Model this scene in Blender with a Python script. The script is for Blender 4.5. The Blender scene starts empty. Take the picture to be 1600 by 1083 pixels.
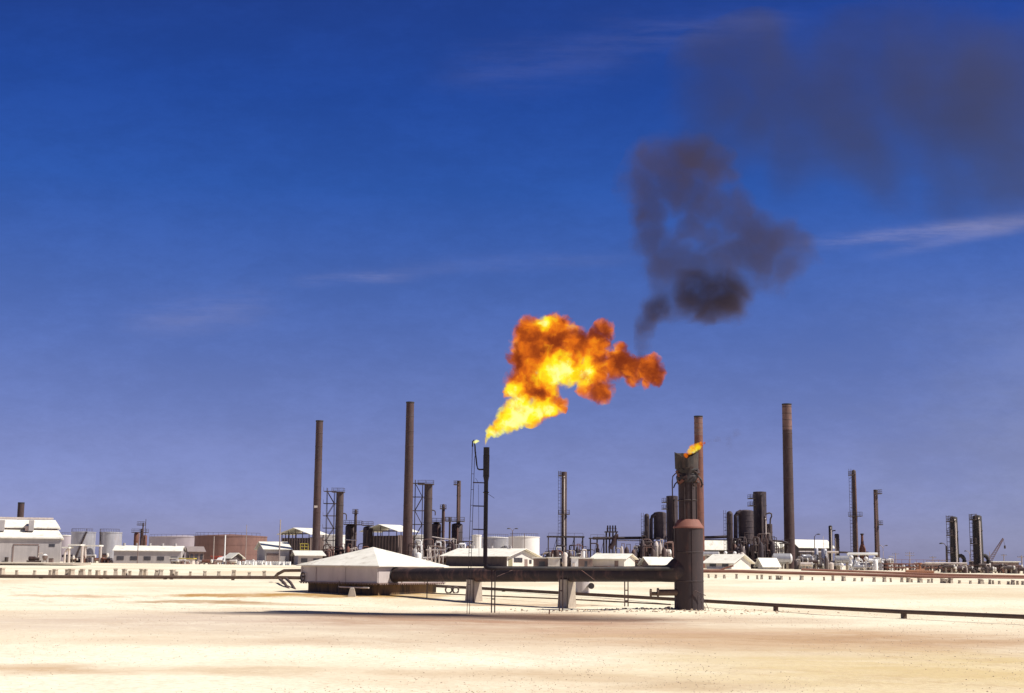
import bpy, bmesh, math, random
from mathutils import Vector, Matrix, noise

sc = bpy.context.scene
COL = sc.collection
R = math.radians
random.seed(11)

# ------------------------------------------------------------------ camera
F = 2222.2                      # focal length in photo pixels (50 mm on 36 mm)
PITCH = math.atan((879 - 541.5) / F)
ROLL = 0.009
CAMZ = 4.0
cam_d = bpy.data.cameras.new('camera'); cam_d.lens = 50; cam_d.sensor_width = 36
cam_d.clip_end = 20000; cam_d.clip_start = 0.5
cam = bpy.data.objects.new('camera', cam_d); COL.objects.link(cam); sc.camera = cam
_f = Vector((0, math.cos(PITCH), math.sin(PITCH)))
_u0 = Vector((0, -math.sin(PITCH), math.cos(PITCH)))
_r0 = Vector((1, 0, 0))
_r = _r0 * math.cos(ROLL) + _u0 * math.sin(ROLL)
_u = _u0 * math.cos(ROLL) - _r0 * math.sin(ROLL)
mw = Matrix(((_r.x, _u.x, -_f.x, 0), (_r.y, _u.y, -_f.y, 0), (_r.z, _u.z, -_f.z, CAMZ), (0, 0, 0, 1)))
cam.matrix_world = mw


def ray(px, py):
    return _f + _r * ((px - 800) / F) + _u * ((541.5 - py) / F)


def at(px, py, Y):
    """the place at distance Y that the photograph shows at this pixel"""
    d = ray(px, py)
    return Vector((0, 0, CAMZ)) + d * (Y / d.y)


def mpp(Y):
    return Y / math.cos(PITCH) / F


PROF = [(-100, 0), (118, 0), (128, .1), (134, .3), (140, .68), (150, .92), (165, 1.12), (185, 1.42), (205, 1.62), (230, 2.0),
        (270, 2.6), (320, 2.85), (400, 2.9), (20000, 2.9)]


def zg(x, y):
    z = 0
    for (a, za), (b, zb) in zip(PROF, PROF[1:]):
        if a <= y <= b:
            t = (y - a) / (b - a)
            z = za + (zb - za) * t
            break
    if y < 330:
        z += .06 * noise.noise(Vector((x * .09, y * .09, 1.3))) + .025 * noise.noise(Vector((x * .4, y * .4, 7)))
    # spoil heap round the foot of the vessel
    z += .30 * math.exp(-(((x - 14.0) / 7) ** 2 + ((y - 121.5) / 3.0) ** 2)) * (1 + .8 * noise.noise(Vector((x * .7, y * .7, 3))))
    return z


def ground(px, py):
    d = ray(px, py)
    t0 = 20.0
    t = t0
    while t < 900:
        p = Vector((0, 0, CAMZ)) + d * (t / d.y)
        if p.z <= zg(p.x, p.y):
            return p
        t += .5
    return p


# ------------------------------------------------------------------ materials
def newmat(name):
    m = bpy.data.materials.new(name); m.use_nodes = True
    nt = m.node_tree; nt.nodes.clear()
    return m, nt


class NT:
    def __init__(s, nt): s.nt = nt

    def n(s, typ, **kw):
        o = s.nt.nodes.new(typ)
        for k, v in kw.items(): setattr(o, k, v)
        return o

    def l(s, a, b): s.nt.links.new(a, b)

    def math(s, op, a, b=None, c=None, clamp=False):
        o = s.n('ShaderNodeMath', operation=op, use_clamp=clamp)
        for i, v in enumerate((a, b, c)):
            if v is None: continue
            if isinstance(v, (int, float)): o.inputs[i].default_value = v
            else: s.l(v, o.inputs[i])
        return o.outputs[0]

    def vmath(s, op, a, b=None):
        o = s.n('ShaderNodeVectorMath', operation=op)
        for i, v in enumerate((a, b)):
            if v is None: continue
            if isinstance(v, (tuple, list, Vector)): o.inputs[i].default_value = v
            else: s.l(v, o.inputs[i])
        return o

    def mix(s, fac, a, b, blend='MIX'):
        o = s.n('ShaderNodeMix', data_type='RGBA', blend_type=blend)
        for i, v in ((0, fac), (6, a), (7, b)):
            if isinstance(v, (int, float)): o.inputs[i].default_value = v
            elif isinstance(v, (tuple, list)): o.inputs[i].default_value = (*v[:3], 1)
            else: s.l(v, o.inputs[i])
        return o.outputs[2]

    def noise(s, vec, scale, detail=4, rough=.55, out='Fac'):
        o = s.n('ShaderNodeTexNoise')
        o.inputs['Scale'].default_value = scale; o.inputs['Detail'].default_value = detail
        o.inputs['Roughness'].default_value = rough
        if vec is not None: s.l(vec, o.inputs['Vector'])
        return o.outputs[out]

    def smooth(s, x, lo, hi, a=0, b=1):
        o = s.n('ShaderNodeMapRange', interpolation_type='SMOOTHSTEP')
        s.l(x, o.inputs['Value'])
        for k, v in (('From Min', lo), ('From Max', hi), ('To Min', a), ('To Max', b)): o.inputs[k].default_value = v
        return o.outputs[0]

    def scale(s, v, xyz):
        o = s.n('ShaderNodeMapping'); s.l(v, o.inputs['Vector']); o.inputs['Scale'].default_value = xyz
        return o.outputs[0]

    def ramp(s, fac, stops):
        o = s.n('ShaderNodeValToRGB'); s.l(fac, o.inputs[0])
        els = o.color_ramp.elements
        while len(els) < len(stops): els.new(.5)
        for e, (p, c) in zip(els, stops):
            e.position = p; e.color = (*c, 1) if len(c) == 3 else c
        return o.outputs[0]


def M(name, c1, c2, rough=.75, metal=0, scale=.7, stain_shade=None, stain_amt=.35, bump=.15, streak=.12):
    """weathered surface: two tones in vertical streaks and blotches, and stains of a third"""
    m, nt = newmat(name); t = NT(nt)
    geo = t.n('ShaderNodeNewGeometry'); pos = geo.outputs['Position']
    st = t.noise(t.scale(pos, (1, 1, streak)), scale * 2.2, 5)
    bl = t.noise(pos, scale * .8, 6, .65)
    f = t.smooth(t.math('ADD', t.math('MULTIPLY', st, .55), t.math('MULTIPLY', bl, .45)), .36, .64)
    col = t.mix(f, c1, c2)
    if stain_shade:
        s2 = t.noise(t.scale(pos, (1.3, 1.3, .35)), scale * 1.4, 6, .7)
        col = t.mix(t.smooth(s2, .62 - stain_amt * .4, .78 - stain_amt * .3), col, stain_shade)
    b = t.n('ShaderNodeBsdfPrincipled')
    t.l(col, b.inputs['Base Color']); b.inputs['Roughness'].default_value = rough; b.inputs['Metallic'].default_value = metal
    if bump:
        bp = t.n('ShaderNodeBump'); bp.inputs['Strength'].default_value = bump; bp.inputs['Distance'].default_value = .05
        t.l(t.noise(pos, scale * 6, 5), bp.inputs['Height']); t.l(bp.outputs[0], b.inputs['Normal'])
    o = t.n('ShaderNodeOutputMaterial'); t.l(b.outputs[0], o.inputs['Surface'])
    return m


MAT = dict(
    stack=M('stack_brown_steel', (.046, .024, .023), (.074, .037, .034), stain_shade=(.07, .045, .045)),
    rust=M('rusted_steel', (0.136, 0.051, 0.035), (0.197, 0.078, 0.051), stain_shade=(.11, .05, .042)),
    pale_rust=M('faded_red_lead', (.125, .070, .060), (.20, .115, .095), stain_shade=(.2, .1, .085)),
    tower=M('weathered_tower_steel', (.058, .036, .035), (.088, .056, .052), stain_shade=(.06, .045, .045)),
    drum=M('dark_drum_steel', (.030, .020, .029), (.052, .036, .043), stain_shade=(.11, .075, .07)),
    black=M('sooty_black_steel', (.018, .016, .018), (.035, .028, .028), stain_shade=(.06, .04, .035)),
    vessel=M('oily_brown_steel', (.030, .019, .021), (.044, .027, .027), scale=.9, stain_shade=(.075, .036, .030), stain_amt=.2),
    cone=M('rust_red_plate', (0.192, 0.074, 0.054), (0.237, 0.096, 0.070), stain_shade=(.2, .08, .06)),
    bigpipe=M('dark_coated_pipe', (.022, .014, .018), (.036, .023, .025), scale=.5, streak=1, stain_shade=(.14, .072, .06), stain_amt=.3),
    pipe=M('brown_pipe', (.085, .052, .040), (.13, .078, .055), streak=1),
    redpipe=M('rusty_red_pipe', (0.181, 0.073, 0.052), (0.241, 0.107, 0.073), streak=1, scale=.3),
    orange=M('orange_primer', (.28, .12, .065), (.34, .16, .085), streak=1),
    frame=M('frame_steel', (.05, .036, .036), (.085, .058, .055)),
    palepipe=M('pale_lagged_pipe', (.50, .42, .38), (.62, .54, .48)),
    white=M('white_painted_sheet', (.74, .73, .71), (.82, .81, .80), scale=.4, stain_shade=(.62, .58, .53), stain_amt=.12),
    roof=M('white_roof_sheet', (.72, .69, .61), (.84, .81, .73), scale=.35, stain_shade=(.55, .49, .42), stain_amt=.24),
    wall=M('pale_lime_wall', (0.344, 0.314, 0.310), (0.413, 0.378, 0.370), scale=.4, stain_shade=(.47, .42, .41), stain_amt=.15),
    wallw=M('white_lime_wall', (.58, .54, .49), (.68, .64, .585), scale=.4, stain_shade=(.55, .48, .43), stain_amt=.15),
    box=M('grey_painted_plate', (0.430, 0.378, 0.370), (0.516, 0.456, 0.439), scale=.5, stain_shade=(.40, .34, .34), stain_amt=.18),
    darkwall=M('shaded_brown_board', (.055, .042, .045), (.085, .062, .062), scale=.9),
    brownwall=M('brown_board', (.17, .12, .11), (.24, .17, .15), scale=.9),
    silver=M('aluminium_paint', (0.361, 0.353, 0.378), (0.464, 0.456, 0.482), rough=.42, metal=.35, scale=.5, stain_shade=(.42, .36, .34), stain_amt=.15),
    whitetank=M('white_tank_paint', (.66, .63, .60), (.76, .73, .69), rough=.5, scale=.3, stain_shade=(.6, .52, .48), stain_amt=.15),
    browntank=M('rust_brown_tank_paint', (0.172, 0.090, 0.076), (0.224, 0.120, 0.099), scale=.25, stain_shade=(.15, .08, .07)),
    paletank=M('pale_mauve_tank_paint', (0.361, 0.310, 0.344), (0.413, 0.361, 0.387), scale=.25),
    concrete=M('sandy_concrete', (.34, .28, .22), (.43, .36, .29), scale=1.5, streak=.6, stain_shade=(.36, .29, .23), stain_amt=.2),
    block=M('stone_block', (0.378, 0.310, 0.241), (0.464, 0.396, 0.318), scale=2, streak=.8, stain_shade=(.33, .25, .18)),
    glass=M('dark_window', (.04, .04, .05), (.07, .065, .075), rough=.3),
    red=M('red_paint', (.36, .07, .045), (.42, .09, .06)),
    yellow=M('ochre_paint', (.45, .34, .05), (.5, .4, .08)),
    olive=M('olive_board', (.20, .18, .11), (.27, .24, .15)),
    wood=M('grey_wood_pole', (.30, .24, .22), (.38, .31, .28)),
    thatch=M('grey_brown_roofing', (.26, .21, .20), (.33, .27, .25)),
    stone=M('pebble', (.34, .25, .18), (.60, .47, .34), scale=3),
)


# ------------------------------------------------------------------ mesh builder (world coordinates, several shapes -> ONE mesh)
class MB:
    def __init__(s): s.bm = bmesh.new()

    def box(s, c, size, rz=0, rx=0, ry=0):
        m = Matrix.Translation(c) @ Matrix.Rotation(rz, 4, 'Z') @ Matrix.Rotation(rx, 4, 'X') @ Matrix.Rotation(ry, 4, 'Y') @ Matrix.Diagonal((*size, 1))
        bmesh.ops.create_cube(s.bm, size=1, matrix=m); return s

    def cyl(s, a, b, r, r2=None, seg=14, caps=True):
        a, b = Vector(a), Vector(b); d = b - a
        q = d.to_track_quat('Z', 'Y').to_matrix().to_4x4()
        m = Matrix.Translation((a + b) / 2) @ q
        bmesh.ops.create_cone(s.bm, cap_ends=caps, segments=seg, radius1=r, radius2=r if r2 is None else r2, depth=d.length, matrix=m); return s

    def bar(s, a, b, w):
        return s.cyl(a, b, w / 2, seg=6)

    def tube(s, pts, r, seg=10):
        pts = [Vector(p) for p in pts]; rings = []
        up = Vector((0.013, 0.021, 1)).normalized()
        for i, p in enumerate(pts):
            if i == 0: d = pts[1] - p
            elif i == len(pts) - 1: d = p - pts[i - 1]
            else: d = (pts[i + 1] - p).normalized() + (p - pts[i - 1]).normalized()
            d.normalize()
            x = d.cross(Vector((0.2, 1, 0.1)) if abs(d.dot(up)) > .95 else up).normalized(); y = d.cross(x)
            rr = r[i] if isinstance(r, (list, tuple)) else r
            rings.append([s.bm.verts.new(p + (x * math.cos(k * 2 * math.pi / seg) + y * math.sin(k * 2 * math.pi / seg)) * rr) for k in range(seg)])
        for a, b in zip(rings, rings[1:]):
            for k in range(seg):
                s.bm.faces.new((a[k], a[(k + 1) % seg], b[(k + 1) % seg], b[k]))
        s.bm.faces.new(rings[0]); s.bm.faces.new(rings[-1][::-1]); return s

    def lathe(s, c, prof, seg=28, wob=None):
        c = Vector(c); rings = []
        for (r, z) in prof:
            ring = []
            for k in range(seg):
                a = 2 * math.pi * k / seg
                dr, dz = wob(a, z) if wob else (0, 0)
                ring.append(s.bm.verts.new(c + Vector(((r + dr) * math.cos(a), (r + dr) * math.sin(a), z + dz))))
            rings.append(ring)
        for a, b in zip(rings, rings[1:]):
            for k in range(seg): s.bm.faces.new((a[k], a[(k + 1) % seg], b[(k + 1) % seg], b[k]))
        s.bm.faces.new(rings[0][::-1]); s.bm.faces.new(rings[-1]); return s

    def solid(s, vs, fs):
        v = [s.bm.verts.new(p) for p in vs]
        for f in fs: s.bm.faces.new([v[i] for i in f])
        return s

    def slab(s, quad, th, down=None):
        """a sheet with thickness th below the given corner points"""
        q = [Vector(p) for p in quad]; n = len(q)
        o = down if down is not None else Vector((0, 0, -th))
        vs = q + [p + o for p in q]
        return s.solid(vs, [tuple(range(n)), tuple(range(2 * n - 1, n - 1, -1))] + [(i, n + i, n + (i + 1) % n, (i + 1) % n) for i in range(n)])

    def sphere(s, c, r, sub=2, sc=(1, 1, 1)):
        bmesh.ops.create_icosphere(s.bm, subdivisions=sub, radius=1, matrix=Matrix.Translation(c) @ Matrix.Diagonal((r * sc[0], r * sc[1], r * sc[2], 1))); return s

    def build(s, name, mat, parent=None, smooth=True):
        bm = s.bm
        bmesh.ops.recalc_face_normals(bm, faces=bm.faces)
        root = parent
        while root is not None and root.parent is not None: root = root.parent
        if root is not None:
            bmesh.ops.translate(bm, verts=bm.verts, vec=-Vector(root.location))
            loc = Vector((0, 0, 0))
        else:
            xs = [v.co for v in bm.verts]
            loc = Vector((sum(v.x for v in xs) / len(xs), sum(v.y for v in xs) / len(xs), min(v.z for v in xs)))
            bmesh.ops.translate(bm, verts=bm.verts, vec=-loc)
        me = bpy.data.meshes.new(name); bm.to_mesh(me); bm.free()
        if smooth:
            me.shade_smooth(); me.set_sharp_from_angle(angle=R(38))
        o = bpy.data.objects.new(name, me); COL.objects.link(o)
        me.materials.append(MAT[mat] if isinstance(mat, str) else mat)
        if parent is not None: o.parent = parent
        else: o.location = loc
        return o


def tag(o, label, cat=None, group=None, kind=None):
    if label: o['label'] = label
    if cat: o['category'] = cat
    if group: o['group'] = group
    if kind: o['kind'] = kind
    return o


def thing(name, label, cat, loc, group=None):
    o = bpy.data.objects.new(name, None); COL.objects.link(o)
    o.location = loc; o.empty_display_size = .5
    return tag(o, label, cat, group)


def arc(c, r, a0, a1, ax, ay, n=8):
    return [Vector(c) + Vector(ax) * (r * math.cos(a0 + (a1 - a0) * i / n)) + Vector(ay) * (r * math.sin(a0 + (a1 - a0) * i / n)) for i in range(n + 1)]


def ladder_mb(a, b, w, th, step, side=Vector((1, 0, 0))):
    mb = MB(); a, b = Vector(a), Vector(b)
    mb.bar(a - side * w / 2, b - side * w / 2, th); mb.bar(a + side * w / 2, b + side * w / 2, th)
    n = max(2, int((b - a).length / step))
    for i in range(1, n):
        p = a.lerp(b, i / n); mb.bar(p - side * w / 2, p + side * w / 2, th * .8)
    return mb


# ------------------------------------------------------------------ the ground
def build_ground():
    xs = [-9000, -3000, -1200, -600, -350] + [-240 + i * 8 for i in range(10)]
    x = -160.0
    while x < 160: xs.append(x); x += 2.0
    xs += [160 + i * 8 for i in range(10)] + [350, 600, 1200, 3000, 9000]
    ys = [-60, -20, 10]
    y = 20.0
    while y < 150: ys.append(y); y += .8
    while y < 340: ys.append(y); y += 3
    ys += [360, 400, 450, 520, 700, 1000, 1600, 3000, 6000, 14000]
    bm = bmesh.new()
    g = [[bm.verts.new((x, y, zg(x, y))) for x in xs] for y in ys]
    for a, b in zip(g, g[1:]):
        for i in range(len(xs) - 1): bm.faces.new((a[i], a[i + 1], b[i + 1], b[i]))
    me = bpy.data.meshes.new('ground'); bm.to_mesh(me); bm.free(); me.shade_smooth()
    o = bpy.data.objects.new('ground', me); COL.objects.link(o); o['kind'] = 'structure'
    m, nt = newmat('desert_sand'); t = NT(nt)
    pos = t.n('ShaderNodeNewGeometry').outputs['Position']
    w1 = t.noise(pos, .045, 3, out='Color')
    wp = t.vmath('ADD', pos, t.vmath('MULTIPLY', t.vmath('SUBTRACT', w1, (.5, .5, .5)).outputs[0], (20, 7, 0)).outputs[0]).outputs[0]
    w2 = t.noise(pos, .5, 5, .65, out='Color')
    wp2 = t.vmath('ADD', wp, t.vmath('MULTIPLY', t.vmath('SUBTRACT', w2, (.5, .5, .5)).outputs[0], (5, 5, 0)).outputs[0]).outputs[0]
    col = t.mix(t.smooth(t.noise(pos, .035, 6, .6), .40, .62), (.88, .83, .665), (.73, .63, .47))
    grit = t.noise(pos, 3.2, 8, .75)
    speck = t.noise(pos, 1.1, 8, .8)

    patch = t.smooth(t.math('ADD', t.math('MULTIPLY', t.noise(t.scale(wp2, (.11, .16, 1)), 1.0, 7, .68), .7), t.math('MULTIPLY', grit, .3)), .36, .60, .48, 1.0)

    def stain_shade(px, py, rx, ry, c, amt, soft=1.0, extra=0.0):
        nonlocal col
        p = ground(px, py); q = ground(px, py + ry)
        X = rx * mpp(p.y); Y = max(abs(p.y - q.y), 1)
        d = t.vmath('MULTIPLY', t.vmath('SUBTRACT', wp2, (p.x, p.y, 0)).outputs[0], (1 / X, 1 / Y, 0))
        ln = t.n('ShaderNodeVectorMath', operation='LENGTH'); t.l(d.outputs[0], ln.inputs[0])
        v = ln.outputs['Value']
        v = t.math('ADD', v, t.math('MULTIPLY', t.math('SUBTRACT', grit, .5), .9 + extra))
        v = t.math('ADD', v, t.math('MULTIPLY', t.math('SUBTRACT', speck, .5), .6))
        col = t.mix(t.math('MULTIPLY', t.smooth(v, 1.0 + soft * .45, 1.0 - soft * .75, 0, amt), patch), col, c)

    stain_shade(260, 968, 420, 24, (.56, .455, .375), .95)
    stain_shade(700, 990, 300, 14, (.50, .385, .29), .6)
    stain_shade(1250, 1000, 520, 34, (.48, .35, .24), .75)  # broad brown band; the smoke plume's shadow is mixed into its colour
    stain_shade(1520, 1045, 420, 70, (.60, .47, .225), .95, 1.0)
    stain_shade(1330, 1062, 420, 40, (.60, .47, .25), .75)
    stain_shade(90, 1048, 120, 12, (.50, .33, .19), .9)
    stain_shade(340, 1052, 130, 9, (.52, .37, .22), .75)
    stain_shade(760, 1056, 240, 9, (.50, .355, .215), .8)
    stain_shade(1040, 1070, 180, 10, (.50, .375, .24), .75)
    stain_shade(1180, 968, 180, 8, (.50, .37, .26), .75)
    stain_shade(1450, 925, 260, 14, (.60, .49, .32), .7)
    stain_shade(350, 931, 110, 3.4, (.40, .20, .04), 1, .4)
    stain_shade(120, 931, 60, 2.5, (.52, .34, .20), .7, .7)
    stain_shade(320, 941, 100, 3.2, (.32, .17, .06), 1, .4)
    stain_shade(440, 945, 90, 1.4, (.42, .27, .14), .7, .6)
    stain_shade(500, 930, 120, 3.6, (.40, .22, .05), 1, .4)
    stain_shade(650, 930, 80, 5, (.40, .22, .04), 1, .6)
    stain_shade(820, 946, 160, 1.8, (.34, .19, .11), .75, .6)  # thin dark line painted as the big pipe's shadow on the sand
    stain_shade(620, 961, 130, 2.5, (.38, .20, .12), .9, .7)  # flame's cast shadow strengthened with painted brown
    stain_shade(770, 968, 350, 17, (.38, .225, .155), 1, .8)  # brown soil streak with the smoke plume's shadow painted into it
    stain_shade(800, 965, 260, 5, (.30, .165, .11), .8, .8)  # darker core of the painted plume shadow
    stain_shade(560, 1002, 420, 8, (.52, .38, .27), .7, 1.0)
    stain_shade(1260, 998, 480, 20, (.50, .325, .19), .9, .9)  # plume shadow towards the right, painted as brown sand
    stain_shade(1330, 1000, 330, 8, (.40, .25, .14), .7, .8)  # core of the painted shadow band on the right
    stain_shade(900, 988, 300, 4, (.50, .35, .27), .5, .9)
    # wheel ruts of a sand track crossing the foreground
    sx_ = t.n('ShaderNodeSeparateXYZ'); t.l(wp, sx_.inputs[0])
    ss = t.math('ADD', t.math('ADD', t.math('MULTIPLY', sx_.outputs[0], .731), t.math('MULTIPLY', sx_.outputs[1], .682)), -67.4)
    along = t.math('ADD', t.math('MULTIPLY', sx_.outputs[0], .682), t.math('MULTIPLY', sx_.outputs[1], -.731))
    brk = t.smooth(t.noise(t.scale(pos, (.25, .25, 1)), 1.0, 4), .38, .6)
    for o_, w_, a_ in ((.4, .55, .5), (-1.8, .5, .45), (-4.2, .7, .4), (-6.2, .6, .4), (-9.5, .9, .35), (-12.2, .8, .3), (-22, 1.0, .25), (-24.5, .9, .25), (6.5, .5, .25)):
        q = t.math('POWER', t.math('ABSOLUTE', t.math('DIVIDE', t.math('SUBTRACT', ss, o_), w_)), 2.0)
        q = t.math('MULTIPLY', t.math('MULTIPLY', t.math('EXPONENT', t.math('MULTIPLY', q, -1.0)), brk), a_)
        col = t.mix(t.math('MULTIPLY', q, t.smooth(grit, .3, .62)), col, (.38, .24, .16))
    # grains and scattered dark grit
    col = t.mix(t.smooth(grit, .40, .70, 0, .5), col, (.50, .37, .24))
    col = t.mix(t.smooth(speck, .50, .66, 0, .38), col, (.58, .42, .27))
    col = t.mix(t.smooth(t.noise(pos, 7.0, 3, .6), .70, .78, 0, .55), col, (.22, .15, .10))
    b = t.n('ShaderNodeBsdfPrincipled'); t.l(col, b.inputs['Base Color']); b.inputs['Roughness'].default_value = .95
    b.inputs['Specular IOR Level'].default_value = .1
    bp = t.n('ShaderNodeBump'); bp.inputs['Strength'].default_value = .35; bp.inputs['Distance'].default_value = .15
    t.l(t.math('ADD', t.noise(pos, 1.4, 8, .7), t.math('MULTIPLY', t.noise(pos, .25, 4), 1.5)), bp.inputs['Height']); t.l(bp.outputs[0], b.inputs['Normal'])
    out = t.n('ShaderNodeOutputMaterial'); t.l(b.outputs[0], out.inputs['Surface'])
    me.materials.append(m)


build_ground()

# pebbles, rubble: uncountable
tb = bmesh.new(); bmesh.ops.create_icosphere(tb, subdivisions=1, radius=1)
TV = [v.co.copy() for v in tb.verts]; TF = [[v.index for v in f.verts] for f in tb.faces]; tb.free()
PV, PF = [], []


def stone(x, y, r, sc_):
    n = len(PV); a = random.random() * 6; c = Vector((x, y, zg(x, y) + r * .2)); ca, sa = math.cos(a), math.sin(a)
    for v in TV:
        q = v * (r * random.uniform(.75, 1.2)); q = Vector((q.x * sc_[0], q.y * sc_[1], q.z * sc_[2]))
        PV.append(c + Vector((q.x * ca - q.y * sa, q.x * sa + q.y * ca, q.z)))
    PF.extend([[n + i for i in f] for f in TF])


for i in range(15000):
    u = random.random()
    y = 44 + 95 * u ** 1.6; x = (random.random() - .5) * y * .78
    r = random.choice((.006, .008, .008, .010, .010, .012, .014, .018)) * (1 + y / 75)
    if noise.noise(Vector((x * .12, y * .05, 5))) + random.random() * .7 < .25: continue
    stone(x, y, r * random.choice((.6, .8, 1)), (1.2, 1, .7))
for i in range(420):
    x = random.gauss(13, 5.5); y = random.gauss(120.8, 1.6)
    stone(x, y, random.choice((.04, .05, .07, .10)), (1.3, 1, .7))
me = bpy.data.meshes.new('pebbles'); me.from_pydata(PV, [], PF); me.materials.append(MAT['stone'])
o = bpy.data.objects.new('pebbles', me); COL.objects.link(o)
tag(o, 'small stones scattered over the pale sand and heaped at the vessel foot', 'stones', kind='stuff')


# ------------------------------------------------------------------ buildings
def corners(L, C, Rr, ye, Y, th):
    """plan corners of a box whose near corner is C; its sides run back to the pixels L and Rr"""
    k = mpp(Y); c = at(C, ye, Y)
    dl = Vector((-math.cos(th), math.sin(th), 0)); dr = Vector((math.sin(th), math.cos(th), 0))

    def reach(px, d):
        s = 0.0
        p = ray(px, ye)
        tx = p.x / p.y
        # c.x + s d.x = tx (c.y + s d.y)
        den = d.x - tx * d.y
        return (tx * c.y - c.x) / den
    sl = max(.5, reach(L, dl)) if L is not None else 0
    sr = max(.5, reach(Rr, dr)) if Rr is not None else 0
    return c, dl, dr, sl, sr


def house(name, label, cat, L, C, Rr, ye, yr, Y, th, ridge='L', wall='wallw', roof='roof', over=.5, sl=None, sr=None,
          windows_l=0, windows_r=0, door=None, hip=False, wins=(.42, .62), group=None, yb=None, vents=0):
    th = R(th)
    c, dl, dr, a, b = corners(L, C, Rr, ye, Y, th)
    a = sl or a; b = sr or b
    ze = c.z; base = Vector((c.x, c.y, 0))
    zr = at(C, yr, Y + (a * dl.y + b * dr.y) / 2).z
    mid = base + dl * a / 2 + dr * b / 2
    gz = min(zg(mid.x, mid.y), zg(c.x, c.y)) - .05
    if yb: gz = at(C, yb, Y).z
    t = thing(name, label, cat, (mid.x, mid.y, gz), group)
    P = [base, base + dl * a, base + dl * a + dr * b, base + dr * b]       # C, L, far, R
    up = lambda p, z: Vector((p.x, p.y, z))
    if ridge == 'L': g1, g2 = (P[0] + P[3]) / 2, (P[1] + P[2]) / 2; along, acr = dl, dr
    else: g1, g2 = (P[0] + P[1]) / 2, (P[3] + P[2]) / 2; along, acr = dr, dl
    w = MB()
    vs = [up(p, gz) for p in P] + [up(p, ze) for p in P] + [up(g1, zr - .1), up(g2, zr - .1)]
    if hip: fs = [(0, 1, 5, 4), (1, 2, 6, 5), (2, 3, 7, 6), (3, 0, 4, 7), (4, 5, 6, 7), (0, 3, 2, 1)]; vs = vs[:8]
    elif ridge == 'L': fs = [(0, 1, 5, 4), (1, 2, 6, 9, 5), (2, 3, 7, 6), (3, 0, 4, 8, 7), (0, 3, 2, 1), (4, 5, 9, 8), (8, 9, 6, 7)]
    else: fs = [(0, 1, 5, 8, 4), (1, 2, 6, 5), (2, 3, 7, 9, 6), (3, 0, 4, 7), (0, 3, 2, 1), (4, 8, 9, 7), (8, 5, 6, 9)]
    wo = w.solid(vs, fs).build('wall', wall, t, smooth=False)
    r = MB(); lift = .05
    slope = (zr - ze) / ((b if ridge == 'L' else a) / 2)
    if hip:
        ctr = up(mid, zr)
        o = over
        Q = [base - dl * o - dr * o, base + dl * (a + o) - dr * o, base + dl * (a + o) + dr * (b + o), base + dr * (b + o) - dl * o]
        q = [up(p, ze - .02) for p in Q]; q2 = [up(p, ze - .20) for p in Q]
        r.solid([ctr] + q + q2, [(0, 1, 2), (0, 2, 3), (0, 3, 4), (0, 4, 1), (1, 5, 6, 2), (2, 6, 7, 3), (3, 7, 8, 4), (4, 8, 5, 1), (5, 8, 7, 6)])
    else:
        e = over
        ga, gb = up(g1 - along * e, zr + lift), up(g2 + along * e, zr + lift)
        hw = (b if ridge == 'L' else a) / 2 + e
        for sgn in (-1, 1):
            ea = up(g1 - along * e, zr + lift - slope * hw) + acr * hw * sgn
            eb = up(g2 + along * e, zr + lift - slope * hw) + acr * hw * sgn
            r.slab([ga, gb, eb, ea], .14)
    ro = r.build('roof', roof, t, smooth=False)
    for k in range(vents):
        p = g1.lerp(g2, (k + .6) / (vents + .2))
        MB().cyl(up(p, zr - .1), up(p, zr + .7), .35).build('roof_vent', 'wall', ro)

    def opening(side, f0, f1, h0, h1, nm, mat):
        d, n, ln = (dl, Vector((-dr.x, -dr.y, 0)), a) if side == 'l' else (dr, Vector((-dl.x, -dl.y, 0)), b)
        p0 = base + d * ln * f0; p1 = base + d * ln * f1; H = ze - gz
        cc = (p0 + p1) / 2 + n * .03
        ang = math.atan2(d.y, d.x)
        MB().box((cc.x, cc.y, gz + H * (h0 + h1) / 2), ((p1 - p0).length, .08, H * (h1 - h0)), ang).build(nm, mat, t, smooth=False)
    for n_, side in ((windows_l, 'l'), (windows_r, 'r')):
        for i in range(n_):
            f = (i + .5) / n_; hw = .26 / n_
            opening(side, f - hw, f + hw, wins[0], wins[1], 'window', 'glass')
    if door: opening(door[0], door[1], door[2], 0.02, door[3] if len(door) > 3 else .72, 'door', 'brownwall')
    return t, dict(base=base, dl=dl, dr=dr, a=a, b=b, ze=ze, zr=zr, gz=gz, P=P, wall=wo, roof=ro, op=opening)


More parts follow.
